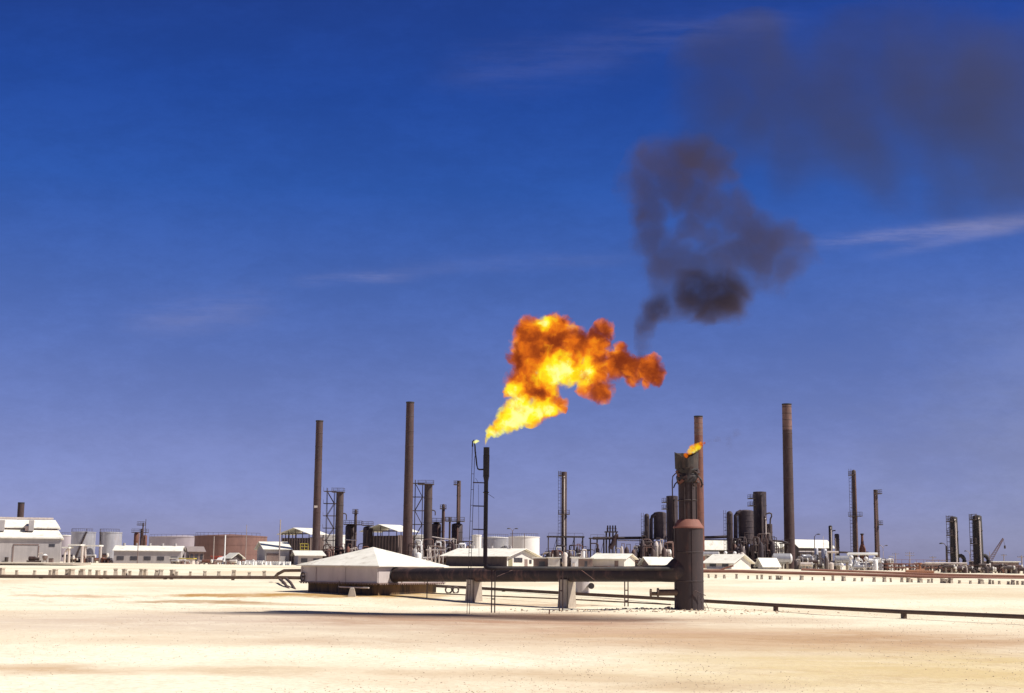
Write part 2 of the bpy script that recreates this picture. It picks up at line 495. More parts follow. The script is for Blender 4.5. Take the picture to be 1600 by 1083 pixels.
# --- the big grey works building at the frame's edge, roof in three steps
def works_building():
    Y = 400; k = mpp(Y)
    cR = at(95.5, 842, Y); x1 = cR.x; x0 = x1 - 46; zE = cR.z
    z2 = at(92, 826, Y).z; z3 = at(85, 809, Y).z; gz = 2.7
    D = 26.0
    t = thing('works_building', 'large grey works building with white stepped roof and tall shut doorway', 'building', (x1, Y, gz))
    t.rotation_euler = (0, 0, R(17))
    MB().solid([Vector(p) for p in ((x0, Y, gz), (x1, Y, gz), (x1, Y + D, gz), (x0, Y + D, gz), (x0, Y, zE), (x1, Y, zE), (x1, Y + D, zE), (x0, Y + D, zE))],
               [(0, 1, 5, 4), (1, 2, 6, 5), (2, 3, 7, 6), (3, 0, 4, 7), (4, 5, 6, 7), (0, 3, 2, 1)]).build('wall', 'wall', t, smooth=False)
    r1 = MB()
    e = .6
    # lower roof: hipped skirt
    y1 = Y + 7.0; i1 = 1.7
    def frustum(mb, xa, xb, ya, yb, za, xc, xd, yc, yd, zb):
        mb.solid([Vector(p) for p in ((xa, ya, za), (xb, ya, za), (xb, yb, za), (xa, yb, za), (xc, yc, zb), (xd, yc, zb), (xd, yd, zb), (xc, yd, zb),
                                      (xa, ya, za - .35), (xb, ya, za - .35), (xb, yb, za - .35), (xa, yb, za - .35))],
                 [(0, 1, 5, 4), (1, 2, 6, 5), (2, 3, 7, 6), (3, 0, 4, 7), (4, 5, 6, 7), (8, 9, 1, 0), (9, 10, 2, 1), (10, 11, 3, 2), (11, 8, 0, 3), (11, 10, 9, 8)])
    ym, yM = Y + 6.2, Y + D - 6.2
    frustum(r1, x0 - e, x1 + e, Y - e, Y + D + e, zE + .35, x0, x1 - .9, ym, yM, z2 - .3)
    ro = r1.build('roof', 'roof', t, smooth=False)
    MB().box(((x0 + x1 - 1) / 2, (ym + yM) / 2, z2 - .1), (x1 - x0 - 1.6, yM - ym - .2, .5)).build('roof_step', 'brownwall', ro, smooth=False)
    r2 = MB(); frustum(r2, x0, x1 - .5, ym - .6, yM + .6, z2 + .45, x0 + 1, x1 - 1.9, (ym + yM) / 2 - 1.2, (ym + yM) / 2 + 1.2, z3 - .4)
    r2.build('upper_roof', 'roof', t, smooth=False)
    MB().box(((x0 + x1 - 2) / 2, (ym + yM) / 2, z3), (x1 - x0 - 3, 2.6, .55)).build('ridge_cap', 'palepipe', t, smooth=False)
    for px in (17, 60):
        p = at(px, 822, Y + 5)
        d = MB().box((p.x, Y + 5.6, p.z), (1.35, 4.6, 3.0)).build('roof_ventilator', 'wall', t, smooth=False)
        MB().box((p.x - 1.15, Y + 4.6, p.z - .8), (.9, 2.4, 1.4)).build('ventilator_hood', 'brownwall', d, smooth=False)
    a = at(25, 851, Y); b = at(61, 876, Y)
    f = MB(); w = .3
    f.box(((a.x + b.x) / 2, Y - .06, a.z), (b.x - a.x, .2, w)).box((a.x, Y - .06, (a.z + gz) / 2 - .15), (w, .2, a.z - gz - .3)).box((b.x, Y - .06, (a.z + gz) / 2 - .15), (w, .2, a.z - gz - .3))
    dr = MB().box(((a.x + b.x) / 2, Y - .02, (a.z + gz) / 2 - .15), (b.x - a.x - .35, .1, a.z - gz - .35)).build('door', 'wall', t, smooth=False)
    f.build('door_frame', 'brownwall', dr, smooth=False)
    a = at(77.5, 850, Y); b = at(86, 854.5, Y)
    MB().box(((a.x + b.x) / 2, Y - .03, (a.z + b.z) / 2), (b.x - a.x, .1, a.z - b.z)).build('window', 'glass', t, smooth=False)
    p = at(32, 806, Y + 30); q = at(33, 785, Y + 30)
    t2 = thing('chimney', 'short brown chimney rising behind the white stepped roof', 'chimney', (p.x, Y + 30, gz))
    MB().lathe((p.x, Y + 30, gz), [(5.2 * k * 1.05, 0), (5.0 * k * 1.05, q.z - gz)], 20).build('shell', 'stack', t2)
    MB().lathe((p.x, Y + 30, q.z - .5), [(5.4 * k, 0), (5.4 * k, .5)], 20).build('rim', 'black', t2)
    # things standing before it
    for px, w_, h_, nm, lb, mt in ((10, 1.0, 1.2, 'drum', 'small black drum by the grey works building wall', 'black'),
                                   (53, 3.6, 1.7, 'pump_set', 'dark pump set beside the tall shut doorway', 'frame'),
                                   (70, 1.2, 1.9, 'hopper', 'small white topped hopper under the dark window', 'wall'),
                                   (80, 1.1, 1.1, 'valve_box', 'low brown valve box right of the white topped hopper', 'brownwall')):
        p = at(px, 876, Y - 5)
        tt = thing(nm, lb, nm.replace('_', ' '), (p.x, Y - 5, zg(p.x, Y - 5)))
        z = tt.location.z
        if nm == 'drum':
            MB().cyl((p.x, Y - 5, z), (p.x, Y - 5, z + h_), w_ / 2).build('barrel', mt, tt); MB().cyl((p.x, Y - 5, z + h_), (p.x, Y - 5, z + h_ + .12), w_ * .54).build('lid', mt, tt)
        elif nm == 'hopper':
            MB().lathe((p.x, Y - 5, z + .5), [(.25, 0), (w_ * .6, .7), (w_ * .6, h_ - .5)], 12).build('bin', 'brownwall', tt)
            MB().lathe((p.x, Y - 5, z + h_), [(w_ * .66, 0), (.15, .4)], 12).build('lid', 'white', tt)
            for s in (-1, 1): MB().bar((p.x + s * .5, Y - 5, z), (p.x + s * .4, Y - 5, z + .9), .14).build('leg', 'frame', tt)
        elif nm == 'pump_set':
            MB().box((p.x, Y - 5, z + .25), (w_, 1.4, .5)).build('base', mt, tt)
            MB().cyl((p.x - 1.4, Y - 5, z + 1.05), (p.x + .3, Y - 5, z + 1.05), .55).build('motor', 'stack', tt)
            MB().cyl((p.x + .4, Y - 5, z + .95), (p.x + 1.4, Y - 5, z + .95), .4).build('pump', 'tower', tt)
            MB().tube([(p.x + 1.1, Y - 5, z + 1), (p.x + 1.1, Y - 5, z + 2.4), (p.x + 2.3, Y - 5, z + 2.5)], .14).build('pipe', 'palepipe', tt)
        else:
            MB().box((p.x, Y - 5, z + h_ / 2), (w_, 1, h_)).build('case', mt, tt, smooth=False); MB().box((p.x, Y - 5, z + h_ + .06), (w_ + .2, 1.2, .12)).build('lid', 'wall', tt, smooth=False)
    # inclined pipe brace at the door
    p = at(20, 876, Y - 3); q = at(30, 863, Y - 1)
    MB_ = MB().bar((p.x, Y - 3, zg(p.x, Y - 3)), (q.x, Y - .3, q.z), .4)
    tag(MB_.build('brace', 'frame'), 'dark sloping brace propped against the works doorway frame', 'brace')


works_building()

# slab in front of the works building
a = ground(-40, 883.2); b = at(84, 881, a.y)
mb = MB(); z0 = zg(b.x, a.y)
zt = at(20, 879.3, a.y).z
mb.slab([(a.x - 20, a.y, zt), (b.x - 2, a.y, zt), (b.x + 3, a.y + 2, zt - .1), (b.x + 3, a.y + 14, zt), (a.x - 20, a.y + 14, zt)], .28)
so = thing('concrete_slab', 'raised pale concrete slab with shaded edge before the works building', 'slab', (b.x - 12, a.y + 6, z0 - .2))
mb.build('deck', 'concrete', so, smooth=False)
wm = MB()
wm.box((b.x - 37, a.y + 7, (zt - .3 + z0 - .4) / 2), (72, 11, zt - .3 - z0 + .4)); wm.build('plinth', 'brownwall', so, smooth=False)


# ------------------------------------------------------------------ tanks, columns, stacks
def tank(name, label, x0, x1, yt, Y, mat, roof=None, group=None, rail=True, stair=None, bands=0, ledge=0):
    k = mpp(Y); px = (x0 + x1) / 2; r = (x1 - x0) / 2 * k
    top = at(px, yt, Y - 0); X = top.x; Yc = Y + r; gz = zg(X, Y) - .1
    H = at(px, yt, Y).z - gz
    t = thing(name, label, 'storage tank', (X, Yc, gz), group)
    sh = MB().lathe((X, Yc, gz), [(r, 0), (r, H)], 48).build('shell', mat, t)
    MB().lathe((X, Yc, gz + H), [(r + .12, -.25), (r + .12, .05), (r * .05, r * .05 + .1)], 48).build('tank_roof', roof or mat, t)
    for i in range(bands):
        z = H * (i + 1) / (bands + 1)
        MB().lathe((X, Yc, gz + z), [(r + .05, -.09), (r + .05, .09)], 48).build('hoop', mat, sh)
    if rail:
        m = MB(); n = 14
        pts = []
        for i in range(n + 1):
            a = math.pi * (1.15 + .7 * i / n); p = Vector((X + r * math.cos(a), Yc + r * math.sin(a), gz + H))
            m.bar(p, p + Vector((0, 0, 1)), .09); pts.append(p + Vector((0, 0, 1)))
        m.tube(pts, .05, 5); m.build('handrail', 'frame', t)
    if stair:
        m = MB(); pts = []
        for i in range(13):
            a = stair[0] + (stair[1] - stair[0]) * i / 12
            pts.append(Vector((X + (r + .35) * math.cos(a), Yc + (r + .35) * math.sin(a), gz + H * i / 12)))
        m.tube(pts, .22, 6); m.tube([p + Vector((0, 0, 1)) for p in pts], .06, 5)
        for p in pts: m.bar(p, p + Vector((0, 0, 1)), .06)
        m.build('stair', 'frame', t)
    return t


def column(name, label, px, w, yt, Y, mat='tower', cat='column tower', wb=None, ladder=0, plats=(), riser=None, rmat='palepipe', dome=.5,
           group=None, lattice=0, bands=3, loop=None, cap=None, yb=None, skirt=True, riser_top=.97, collar=None):
    """upright process vessel; pixel sizes as the photograph shows them at its distance"""
    k = mpp(Y); r = w / 2 * k; rb = (wb or w) / 2 * k
    ym = (yt + 875) / 2
    X = at(px, ym, Y).x; zt = at(px, yt, Y).z; gz = zg(X, Y) - .1 if yb is None else at(px, yb, Y).z
    H = zt - gz
    t = thing(name, label, cat, (X, Y, gz), group)
    dh = dome * r
    prof = [(rb, 0), (rb + (r - rb) * .5, (H - dh) * .5), (r, H - dh)]
    if dome > 0: prof += [(r * math.cos(a), H - dh + dh * math.sin(a)) for a in (R(25), R(50), R(72))] + [(r * .08, H)]
    sh = MB().lathe((X, Y, gz), prof, 24).build('shell', mat, t)
    for i in range(bands):
        z = (H - dh) * (i + .8) / (bands + .4); rr = rb + (r - rb) * z / H
        MB().lathe((X, Y, gz + z), [(rr + .05, -.12), (rr + .09, 0), (rr + .05, .12)], 24).build('ring', mat, sh)
    if cap: MB().lathe((X, Y, gz + H - cap), [(r + .12, 0), (r + .16, cap * .9), (r * .9, cap)], 24).build('rim', 'black', t)
    if ladder:
        lx = X + ladder * (r + .55)
        MB_ = ladder_mb((lx, Y - .3, gz + 1), (lx, Y - .3, zt + .2), .6, .11, .9)
        n = int(H / 4)
        for i in range(1, n + 1):
            z = gz + i * H / (n + .5); MB_.bar((X + ladder * r * .9, Y - .3, z), (lx, Y - .3, z), .12)
        MB_.build('ladder', 'frame', t)
    for (yp, a, b) in plats:
        z = at(px, yp, Y).z; xa = at(a, yp, Y).x; xb = at(b, yp, Y).x
        dpt = min(max(2 * r + 1.6, 2), 5)
        pf = MB().box(((xa + xb) / 2, Y, z), (xb - xa, dpt, .22)).build('platform', 'frame', t, smooth=False)
        m = MB()
        for xx in (xa + .1, (xa + xb) / 2, xb - .1):
            for yy in (-dpt / 2 + .05, dpt / 2 - .05): m.bar((xx, Y + yy, z), (xx, Y + yy, z + 1.1), .09)
        for zz in (.55, 1.1):
            for yy in (-dpt / 2 + .05, dpt / 2 - .05): m.bar((xa, Y + yy, z + zz), (xb, Y + yy, z + zz), .07)
            for xx in (xa + .05, xb - .05): m.bar((xx, Y - dpt / 2, z + zz), (xx, Y + dpt / 2, z + zz), .07)
        m.build('handrail', 'frame', pf)
    if riser is not None:
        rx = X + riser * r; ry = Y - math.sqrt(max(.05, 1 - min(abs(riser), .99) ** 2)) * r - .3
        rr = max(.16, r * .17)
        zz = gz + H * riser_top
        MB().tube([(rx, ry, gz + .5), (rx, ry, zz - 1)] + [(rx, ry + (1 - math.cos(a)) * .9, zz - 1 + math.sin(a) * .9) for a in (R(40), R(75), R(100))] + [(rx, Y - r * .3, zz - .2)], rr, 8).build('riser_pipe', rmat, t)
    if loop:
        (sx, yl, dx, dy) = loop
        z0 = at(px, yl, Y).z; x0 = X + sx * r; R_ = dx * k
        pts = [(x0 - sx * .3, Y, z0)] + [(x0 + sx * R_ * math.sin(a), Y, z0 - R_ * .6 + R_ * .6 * math.cos(a)) for a in (R(30), R(60), R(90))] + [(x0 + sx * R_, Y, z0 - dy * k)]
        MB().tube(pts, .16, 8).build('overhead_pipe', 'frame', t)
    if lattice:
        # braced stair frame standing beside the column
        s = lattice; xa = X + s * (r + .5); xb = X + s * (r + 2.6); m = MB(); n = 6; yb_ = Y - .9; yc_ = Y + .9
        for xx in (xa, xb):
            for yy in (yb_, yc_): m.bar((xx, yy, gz), (xx, yy, zt + (1 if xx == xb else 0)), .16)
        for i in range(n + 1):
            z = gz + H * i / n
            for yy in (yb_, yc_):
                m.bar((xa - s * .6, yy, z), (xb + s * .9, yy, z), .2)
                if i < n:
                    z2 = gz + H * (i + 1) / n
                    m.bar((xa if i % 2 else xb, yy, z), (xb if i % 2 else xa, yy, z2), .15)
            m.box(((xa + xb) / 2 + s * .2, Y, z), (2.6, 1.7, .12))
            m.bar((xb + s * .9, yb_, z), (xb + s * .9, yb_, z + 1.1), .09)
        m.build('stair_frame', 'frame', t)
    return t


def stack(name, label, px_t, px_b, wt, wb, yt, Y, mat='stack', topmat=None, top=0.0):
    k = mpp(Y); X = at(px_b, 868, Y).x; zt = at(px_t, yt, Y).z; gz = zg(X, Y) - .1; H = zt - gz
    t = thing(name, label, 'chimney', (X, Y, gz))
    r0, r1 = wb / 2 * k, wt / 2 * k
    hs = H * (1 - top)
    rs = r0 + (r1 - r0) * (1 - top)
    sh = MB().lathe((X, Y, gz), [(r0 * 1.06, 0), (r0, H * .04), (rs, hs)], 28).build('shell', mat, t)
    n = 11
    for i in range(1, n):
        z = H * i / n
        if z < hs - .5:
            rr = r0 + (r1 - r0) * z / H
            MB().lathe((X, Y, gz + z), [(rr + .02, -.1), (rr + .07, 0), (rr + .02, .1)], 28).build('weld_ring', mat, sh)
    if top:
        tp = MB().lathe((X, Y, gz + hs), [(rs + .02, 0), (r1 + .02, H - hs)], 28).build('top_section', topmat, t)
        for i in range(4):
            MB().lathe((X, Y, gz + hs + (H - hs) * (i + .5) / 4), [(r1 + .02, -.14), (r1 + .08, 0), (r1 + .02, .14)], 28).build('weld_ring', mat, tp)
    MB().lathe((X, Y, zt - .45), [(r1 + .04, 0), (r1 + .12, .2), (r1 + .08, .45), (r1 * .8, .46)], 28).build('rim', 'black', t)
    return t, X, gz, H


# chimneys
t, X, gz, H = stack('chimney', 'tall brown chimney passing in front of the first open roofed shed', 497.6, 493.2, 10.8, 12.2, 657, 396)
z = at(495, 792, 396).z
MB().box((X - .2, 396 - 1.05, z), (.9, .2, .6)).build('plate', 'palepipe', t)
stack('chimney', 'tallest brown chimney, at the end of the second open shed beside a braced tower', 639.8, 636.2, 12.0, 15.5, 628, 396)
stack('chimney', 'rust red chimney partly hidden behind the flaming burner vessel', 1093.6, 1093.5, 13.0, 15, 650, 400, 'rust', 'pale_rust', .13)
stack('chimney', 'wide dark chimney with pale mottled top, beside the silver tank', 1231.8, 1234, 14.2, 16.6, 631, 410, 'stack', 'pale_rust', .16)

# bubble towers and drums, west unit
column('column_tower', 'brown tower with braced stair frame between first chimney and slender column', 530, 11.4, 768, 405, 'tower', wb=12.5, lattice=-1, plats=((769, 519, 538),), loop=(1, 802, 5, 10), dome=.2)
column('column_tower', 'broad brown tower with braced stair frame just beyond the tallest chimney', 668.5, 12.4, 755.5, 405, 'tower', wb=13.5, lattice=-1, plats=((757, 653, 678),), loop=(1, 797, 5, 8), dome=.15)
column('drum_vessel', 'stout dark drum with the slender antenna topped column at its side', 547.5, 16.5, 819, 412, 'drum', 'process drum', riser=.35, rmat='tower', plats=((819.5, 538, 557),))
column('slender_column', 'slender brown column rising beside the stout drum near the first tower', 555, 4.4, 796, 409, 'tower', 'slender column', plats=((802, 551, 559.5), (820, 556, 566)), dome=1, bands=1)
column('drum_vessel', 'dark drum half hidden behind the white roof of the second shed', 574.5, 15, 822, 425, 'drum', 'process drum', plats=((821, 566, 583),), riser=0, rmat='tower')
column('drum_vessel', 'dark drum standing right against the broad brown tower', 681.5, 14.5, 816.5, 414, 'drum', 'process drum', riser=.4, rmat='pale_rust', plats=((816, 674, 690),))
column('slender_column', 'slender brown column between the two dark drums of the middle unit', 692.3, 4.8, 787.5, 411, 'tower', 'slender column', plats=((795, 687.5, 697.5),), dome=1, bands=1, riser=.5, rmat='pale_rust')
column('drum_vessel', 'dark drum carrying the tall thin column near the flare ladder', 714, 17, 817.5, 413, 'drum', 'process drum', riser=.1, rmat='pale_rust', plats=((814.5, 696, 726),), dome=.3)
column('column_tower', 'tall thin column growing out of a dark drum near the flare ladder', 716.2, 6.2, 751, 413.5, 'tower', riser=-.2, rmat='pale_rust', plats=((757.5, 709, 715),), dome=.1)
column('slender_column', 'short slender column behind the middle unit drums, carrying a walkway', 702.5, 3.2, 808, 420, 'tower', 'slender column', bands=0, dome=1, plats=((814, 695, 706),))
column('column_tower', 'lone tall brown column with wide platform behind the gabled house', 881.3, 8.6, 737, 405, 'tower', riser=.0, rmat='palepipe', ladder=-1, plats=((743.5, 872.5, 878), (803.5, 872.5, 890)), dome=.15, riser_top=.96)

# east unit behind the burner vessel
def drumset(y0):
    pass
column('column_tower', 'rounded dark column with ladder, left of the pair of big drums behind the vessel', 1010.7, 7.8, 802.5, 402, 'drum', ladder=-1, dome=1, riser=.45, rmat='tower', plats=((837, 1003, 1008), (852, 1000, 1008)))
column('drum_vessel', 'big dark blue drum nearest the left side of the burner vessel', 1031.2, 19.5, 799.5, 405, 'drum', 'process drum', dome=.25, yb=843, bands=4)
column('drum_vessel', 'tall dark drum half behind the neck of the burner vessel', 1050.5, 18, 774.5, 410, 'drum', 'process drum', dome=.12, riser=.25, rmat='tower', bands=4, plats=((785, 1035, 1042), (795.5, 1035, 1042)))
column('column_tower', 'rounded dark column with ladder right of the burner vessel', 1140.5, 9.6, 798.5, 402, 'drum', ladder=-1, dome=1, riser=.35, rmat='tower')
column('drum_vessel', 'widest dark drum of the cluster right of the burner vessel', 1165.6, 23.5, 796.5, 405, 'drum', 'process drum', dome=.2, yb=850, bands=5)
column('drum_vessel', 'tallest dark drum of the cluster, with small ladder platforms', 1187.8, 20.2, 768, 410, 'drum', 'process drum', dome=.08, riser=.05, rmat='drum', bands=3, plats=((779, 1170, 1178), (790.5, 1170, 1178)))
column('column_tower', 'short brown column with hooked pipe on top beside the tallest drum', 1202.6, 9, 818.5, 404, 'tower', dome=.15, riser=-.7, rmat='tower')
column('slender_column', 'thin brown standpipe column between tallest drum and hooked pipe column', 1196.2, 4.6, 806, 401, 'tower', 'slender column', dome=1, bands=2, riser=0)
# ducts over the drums
def duct(label, pts, Y, r, mat='drum', name='overhead_duct', cat='duct', group=None):
    P = [at(x, y, Y) for x, y in pts]
    o = MB().tube(P, r, 10).build(name, mat)
    tag(o, label, cat, group); return o
duct('dark bent duct joining rounded column to big drum left of the vessel', ((1017.5, 866), (1017.5, 812), (1019, 807), (1024, 803.5)), 404, .5)
duct('dark bent duct joining rounded column to widest drum right of the vessel', ((1149.5, 846), (1149.5, 806), (1152, 802), (1158, 799)), 404, .6)
duct('hooked dark pipe curling over the short brown column', ((1196, 803.5), (1202, 801.5), (1205.5, 803), (1205.6, 807), (1203.8, 811), (1203.3, 819)), 404, .22, 'frame', 'hooked_pipe', 'pipe')
duct('long dark overhead pipe from the pipe bridge to the rounded ladder column', ((926, 841), (962, 841), (1008, 840.5)), 403, .42, 'drum', 'overhead_pipe', 'pipe')
duct('thin pale overhead pipe running under the long dark overhead pipe', ((965, 844.5), (1007, 845)), 403, .14, 'palepipe', 'overhead_pipe', 'pipe')
duct('dark overhead pipe above the white shed roof right of the vessel', ((1085, 839.6), (1110, 839.8), (1136, 838.6)), 404, .42, 'drum', 'overhead_pipe', 'pipe')
duct('thin brown overhead pipe just above the white shed roof right of the vessel', ((1085, 843.2), (1136, 843.8)), 404, .16, 'tower', 'overhead_pipe', 'pipe')
duct('dark sloping pipe from hooked pipe column toward the wide chimney', ((1205, 844.5), (1222, 846), (1231, 848.5)), 403, .3, 'drum', 'overhead_pipe', 'pipe')

# far right columns
column('column_tower', 'short black column with pale top pipe at the end of the eastern shed roof', 1298, 5.6, 821, 402, 'black', riser=0, rmat='palepipe', dome=.6, bands=1)
column('column_tower', 'short dark column with pipes on top beside the black column', 1308, 7, 834, 403, 'drum', dome=.4, bands=4, loop=(-1, 829, 4, 8), riser=-.9)
column('column_tower', 'tallest thin column in the east, with ladder and two platforms', 1335.8, 6.6, 734, 402, 'tower', wb=8, ladder=-1, riser=.3, rmat='pale_rust', dome=1, plats=((742.5, 1327, 1332), (806.5, 1327, 1346)))
column('column_tower', 'thin double column with small platforms on its right side', 1369.5, 6.2, 765, 402, 'tower', wb=8, riser=-.5, rmat='pale_rust', dome=.1, plats=((771.5, 1371, 1376.5), (820, 1372.5, 1378)))
p = at(1347.6, 860, 404); k = mpp(404)
t = thing('furnace_stack', 'bottle shaped rust brown furnace with narrow neck between the two thin columns', 'furnace', (p.x, 404, zg(p.x, 404)))
z0 = t.location.z; zs = lambda y: at(1347.6, y, 404).z - z0
MB().lathe((p.x, 404, z0), [(5.2 * k, 0), (5.0 * k, zs(858)), (2.4 * k, zs(850)), (1.9 * k, zs(842)), (1.8 * k, zs(835))], 20).build('body', 'rust', t)
MB().lathe((p.x, 404, z0), [(2.9 * k, zs(835.6)), (3.0 * k, zs(834)), (1.5 * k, zs(833.6))], 20).build('rim', 'black', t)
MB().cyl((p.x + 5 * k, 404, z0), (p.x + 7 * k, 404, zs(862) + z0), 2.6 * k).build('side_drum', 'stack', t)
Ye = 300
column('column_tower', 'sooty black column with side platforms and pale riser, first of the far pair', 1491, 11.4, 807, Ye, 'black', wb=13, riser=.05, dome=.35, bands=2, ladder=-1, plats=((815, 1481.5, 1486), (836.5, 1482, 1486), (864, 1482, 1486)))
column('column_tower', 'sooty black column with pale riser, nearest the crane boom', 1528, 13.4, 804.8, Ye, 'black', wb=15.5, riser=.05, dome=.35, bands=2, ladder=-1, plats=((812, 1519, 1523), (849.5, 1519.5, 1523)))
for px, nm in ((1503, 'first'), (1540.5, 'second')):
    c = at(px - 3.5, 876, Ye); k = mpp(Ye)
    pts = [Vector((c.x - 1 * k, Ye, c.z + 7 * k))] + [Vector((c.x + 7 * k * math.sin(a), Ye, c.z + 8 * k * math.cos(a))) for a in (R(20), R(45), R(70), R(90))] + [Vector((c.x + 7.2 * k, Ye, zg(c.x, Ye)))]
    tag(MB().tube(pts, .42, 10).build('vapour_pipe', 'black'), 'thick black bent pipe coming down at the foot of the %s sooty column' % ('plain' if nm == 'first' else 'crane side'), 'pipe')

# tanks
tank('storage_tank', 'silver grey tank behind the white pipe canopy, nearest the works building', 107, 143.5, 831, 455, 'silver', 'silver', stair=(R(250), R(300)))
tank('storage_tank', 'silver tank with brown stained side, left of the long white hut', 152, 185.5, 831.5, 450, 'silver', 'silver', bands=0, stair=(R(240), R(225)))
tank('storage_tank', 'pale tank half hidden by the corner of the works building', 84, 112, 836.5, 520, 'paletank', 'whitetank')
tank('storage_tank', 'wide pale mauve tank far behind the long white hut', 222, 330, 838.5, 640, 'paletank', 'paletank')
tank('storage_tank', 'wide rust brown tank with dark rim behind the small white huts', 294, 406, 837, 470, 'browntank', 'browntank', bands=2)
tank('storage_tank', 'white tank seen between the first shed and the stout drum', 497, 546, 836, 480, 'whitetank', 'whitetank')
tank('storage_tank', 'white tank behind the foot of the broad braced tower', 640, 672, 836, 480, 'whitetank', 'whitetank', rail=False)
tank('storage_tank', 'white tank behind the flare pipe and the gabled house roof', 752, 796, 839.5, 470, 'silver', 'whitetank')
tank('storage_tank', 'brightest white tank, right behind the gabled house ridge', 795, 843, 838.5, 462, 'whitetank', 'whitetank')
tank('storage_tank', 'narrow white tank beside the flare ladder behind the house roof', 737, 752, 836, 450, 'whitetank', 'whitetank', rail=False)


# ------------------------------------------------------------------ huts, houses and sheds of the refinery
house('long_hut', 'long white hut with roof vents and a row of dark windows', 'hut', 173, 178, 283, 859.5, 852.5, 385, 84, 'R', wall='wall', sl=8, windows_r=5, wins=(.25, .55), vents=5, over=.35)
house('works_house', 'white roofed house with grey gable beside the rust brown tank', 'house', 402, 415, 452, 857, 846.5, 395, 72, 'R', wall='wall', door=('r', .05, .6, .7), over=.8)
house('small_hut', 'tiny white gabled hut in front of the rust brown tank', 'hut', 352.5, 363.5, 379, 870, 864, 375, 52, 'L', wall='darkwall', over=.6)
house('site_hut', 'brownish tiled hut on posts left of the rust brown tank', 'hut', 290, 296, 319, 861.5, 854, 390, 75, 'R', wall='brownwall', roof='thatch', windows_r=3, wins=(.1, .75), over=.5)
house('gatehouse', 'small white roofed kiosk in front of the first open shed', 'kiosk', 459, 466, 504, 867.6, 860.5, 360, 80, 'R', wall='wall', over=.9, windows_r=2, wins=(.3, .7))
house('gabled_house', 'dark walled house with white gable end behind the flare pipe', 'house', 697, 792, 838, 868, 857.3, 370, 24, 'L', wall='darkwall', over=1.3, vents=3)  # shade on the long front wall is put into its dark board colour
t_, h = house('white_cabin', 'white pitched roof cabin with pale wall behind the big pipe', 'cabin', 926, 975, 992, 872.5, 865.3, 375, 22, 'L', wall='wallw', over=.8, windows_l=0, door=('l', .18, .3, .75))
house('low_house', 'low house with white roof just left of the burner vessel', 'house', 1003, 1016, 1052, 879.3, 870.5, 365, 70, 'R', wall='brownwall', over=.9)
house('gabled_house', 'white gabled house with brown shaded side right of the vessel', 'house', 1104, 1143, 1173, 878.5, 866.3, 360, 30, 'L', wall='wallw', over=1.0, windows_l=2, wins=(.35, .8))
house('low_house', 'small low house with white roof beside the silver tank', 'house', 1184, 1193, 1214, 880.5, 872, 362, 66, 'R', wall='wallw', over=.8)
house('shed', 'long dark shed with white roof right behind the burner vessel', 'shed', 1096, 1100, 1150, 853, 843.5, 430, 80, 'R', wall='darkwall', over=.8)
house('shed', 'white roofed dark shed running right from the wide chimney', 'shed', 1228, 1249, 1300, 853.5, 843.5, 430, 68, 'R', wall='darkwall', over=.8)
house('shed', 'white walled shed glimpsed left of the wide chimney', 'shed', 1203, 1206, 1228, 853, 846.5, 445, 80, 'R', wall='wallw', over=.4)

# white gable infill of the gabled house by the flare pipe
def gable_face(L, C, Rr, ye, yr, Y, th, label):
    c, dl, dr, a, b = corners(L, C, Rr, ye, Y, R(th))
    return c, dl, dr, a, b


c, dl, dr, a, b = corners(697, 792, 838, 868, 370, R(24))
root = [o for o in COL.objects if o.get('label', '').startswith('dark walled house with white gable')][0]
base = Vector((c.x, c.y, 0)); n = -dl
zr = at(792, 857.3, 370 + (a * dl.y + b * dr.y) / 2).z; gz = root.location.z
q = [base + n * .06, base + dr * b + n * .06]
m = MB(); e = .04
pts = [Vector((q[0].x, q[0].y, gz)), Vector((q[1].x, q[1].y, gz)), Vector((q[1].x, q[1].y, c.z - .1)), Vector(((q[0].x + q[1].x) / 2, (q[0].y + q[1].y) / 2, zr - .25)), Vector((q[0].x, q[0].y, c.z - .1))]
m.slab(pts, 0, down=-n * .05)
gw = m.build('gable_wall', 'wallw', root, smooth=False)
for f0, f1, h0, h1, nm, mt in ((.22, .5, .42, .82, 'window', 'glass'), (.04, .17, .05, .7, 'door', 'olive'), (.58, .68, .05, .7, 'door', 'brownwall'), (.74, .82, .3, .66, 'window', 'glass')):
    p0 = q[0].lerp(q[1], f0); p1 = q[0].lerp(q[1], f1); cc = (p0 + p1) / 2 + n * .05; H = c.z - gz
    MB().box((cc.x, cc.y, gz + H * (h0 + h1) / 2), ((p1 - p0).length, .08, H * (h1 - h0)), math.atan2(dr.y, dr.x)).build(nm, mt, gw, smooth=False)


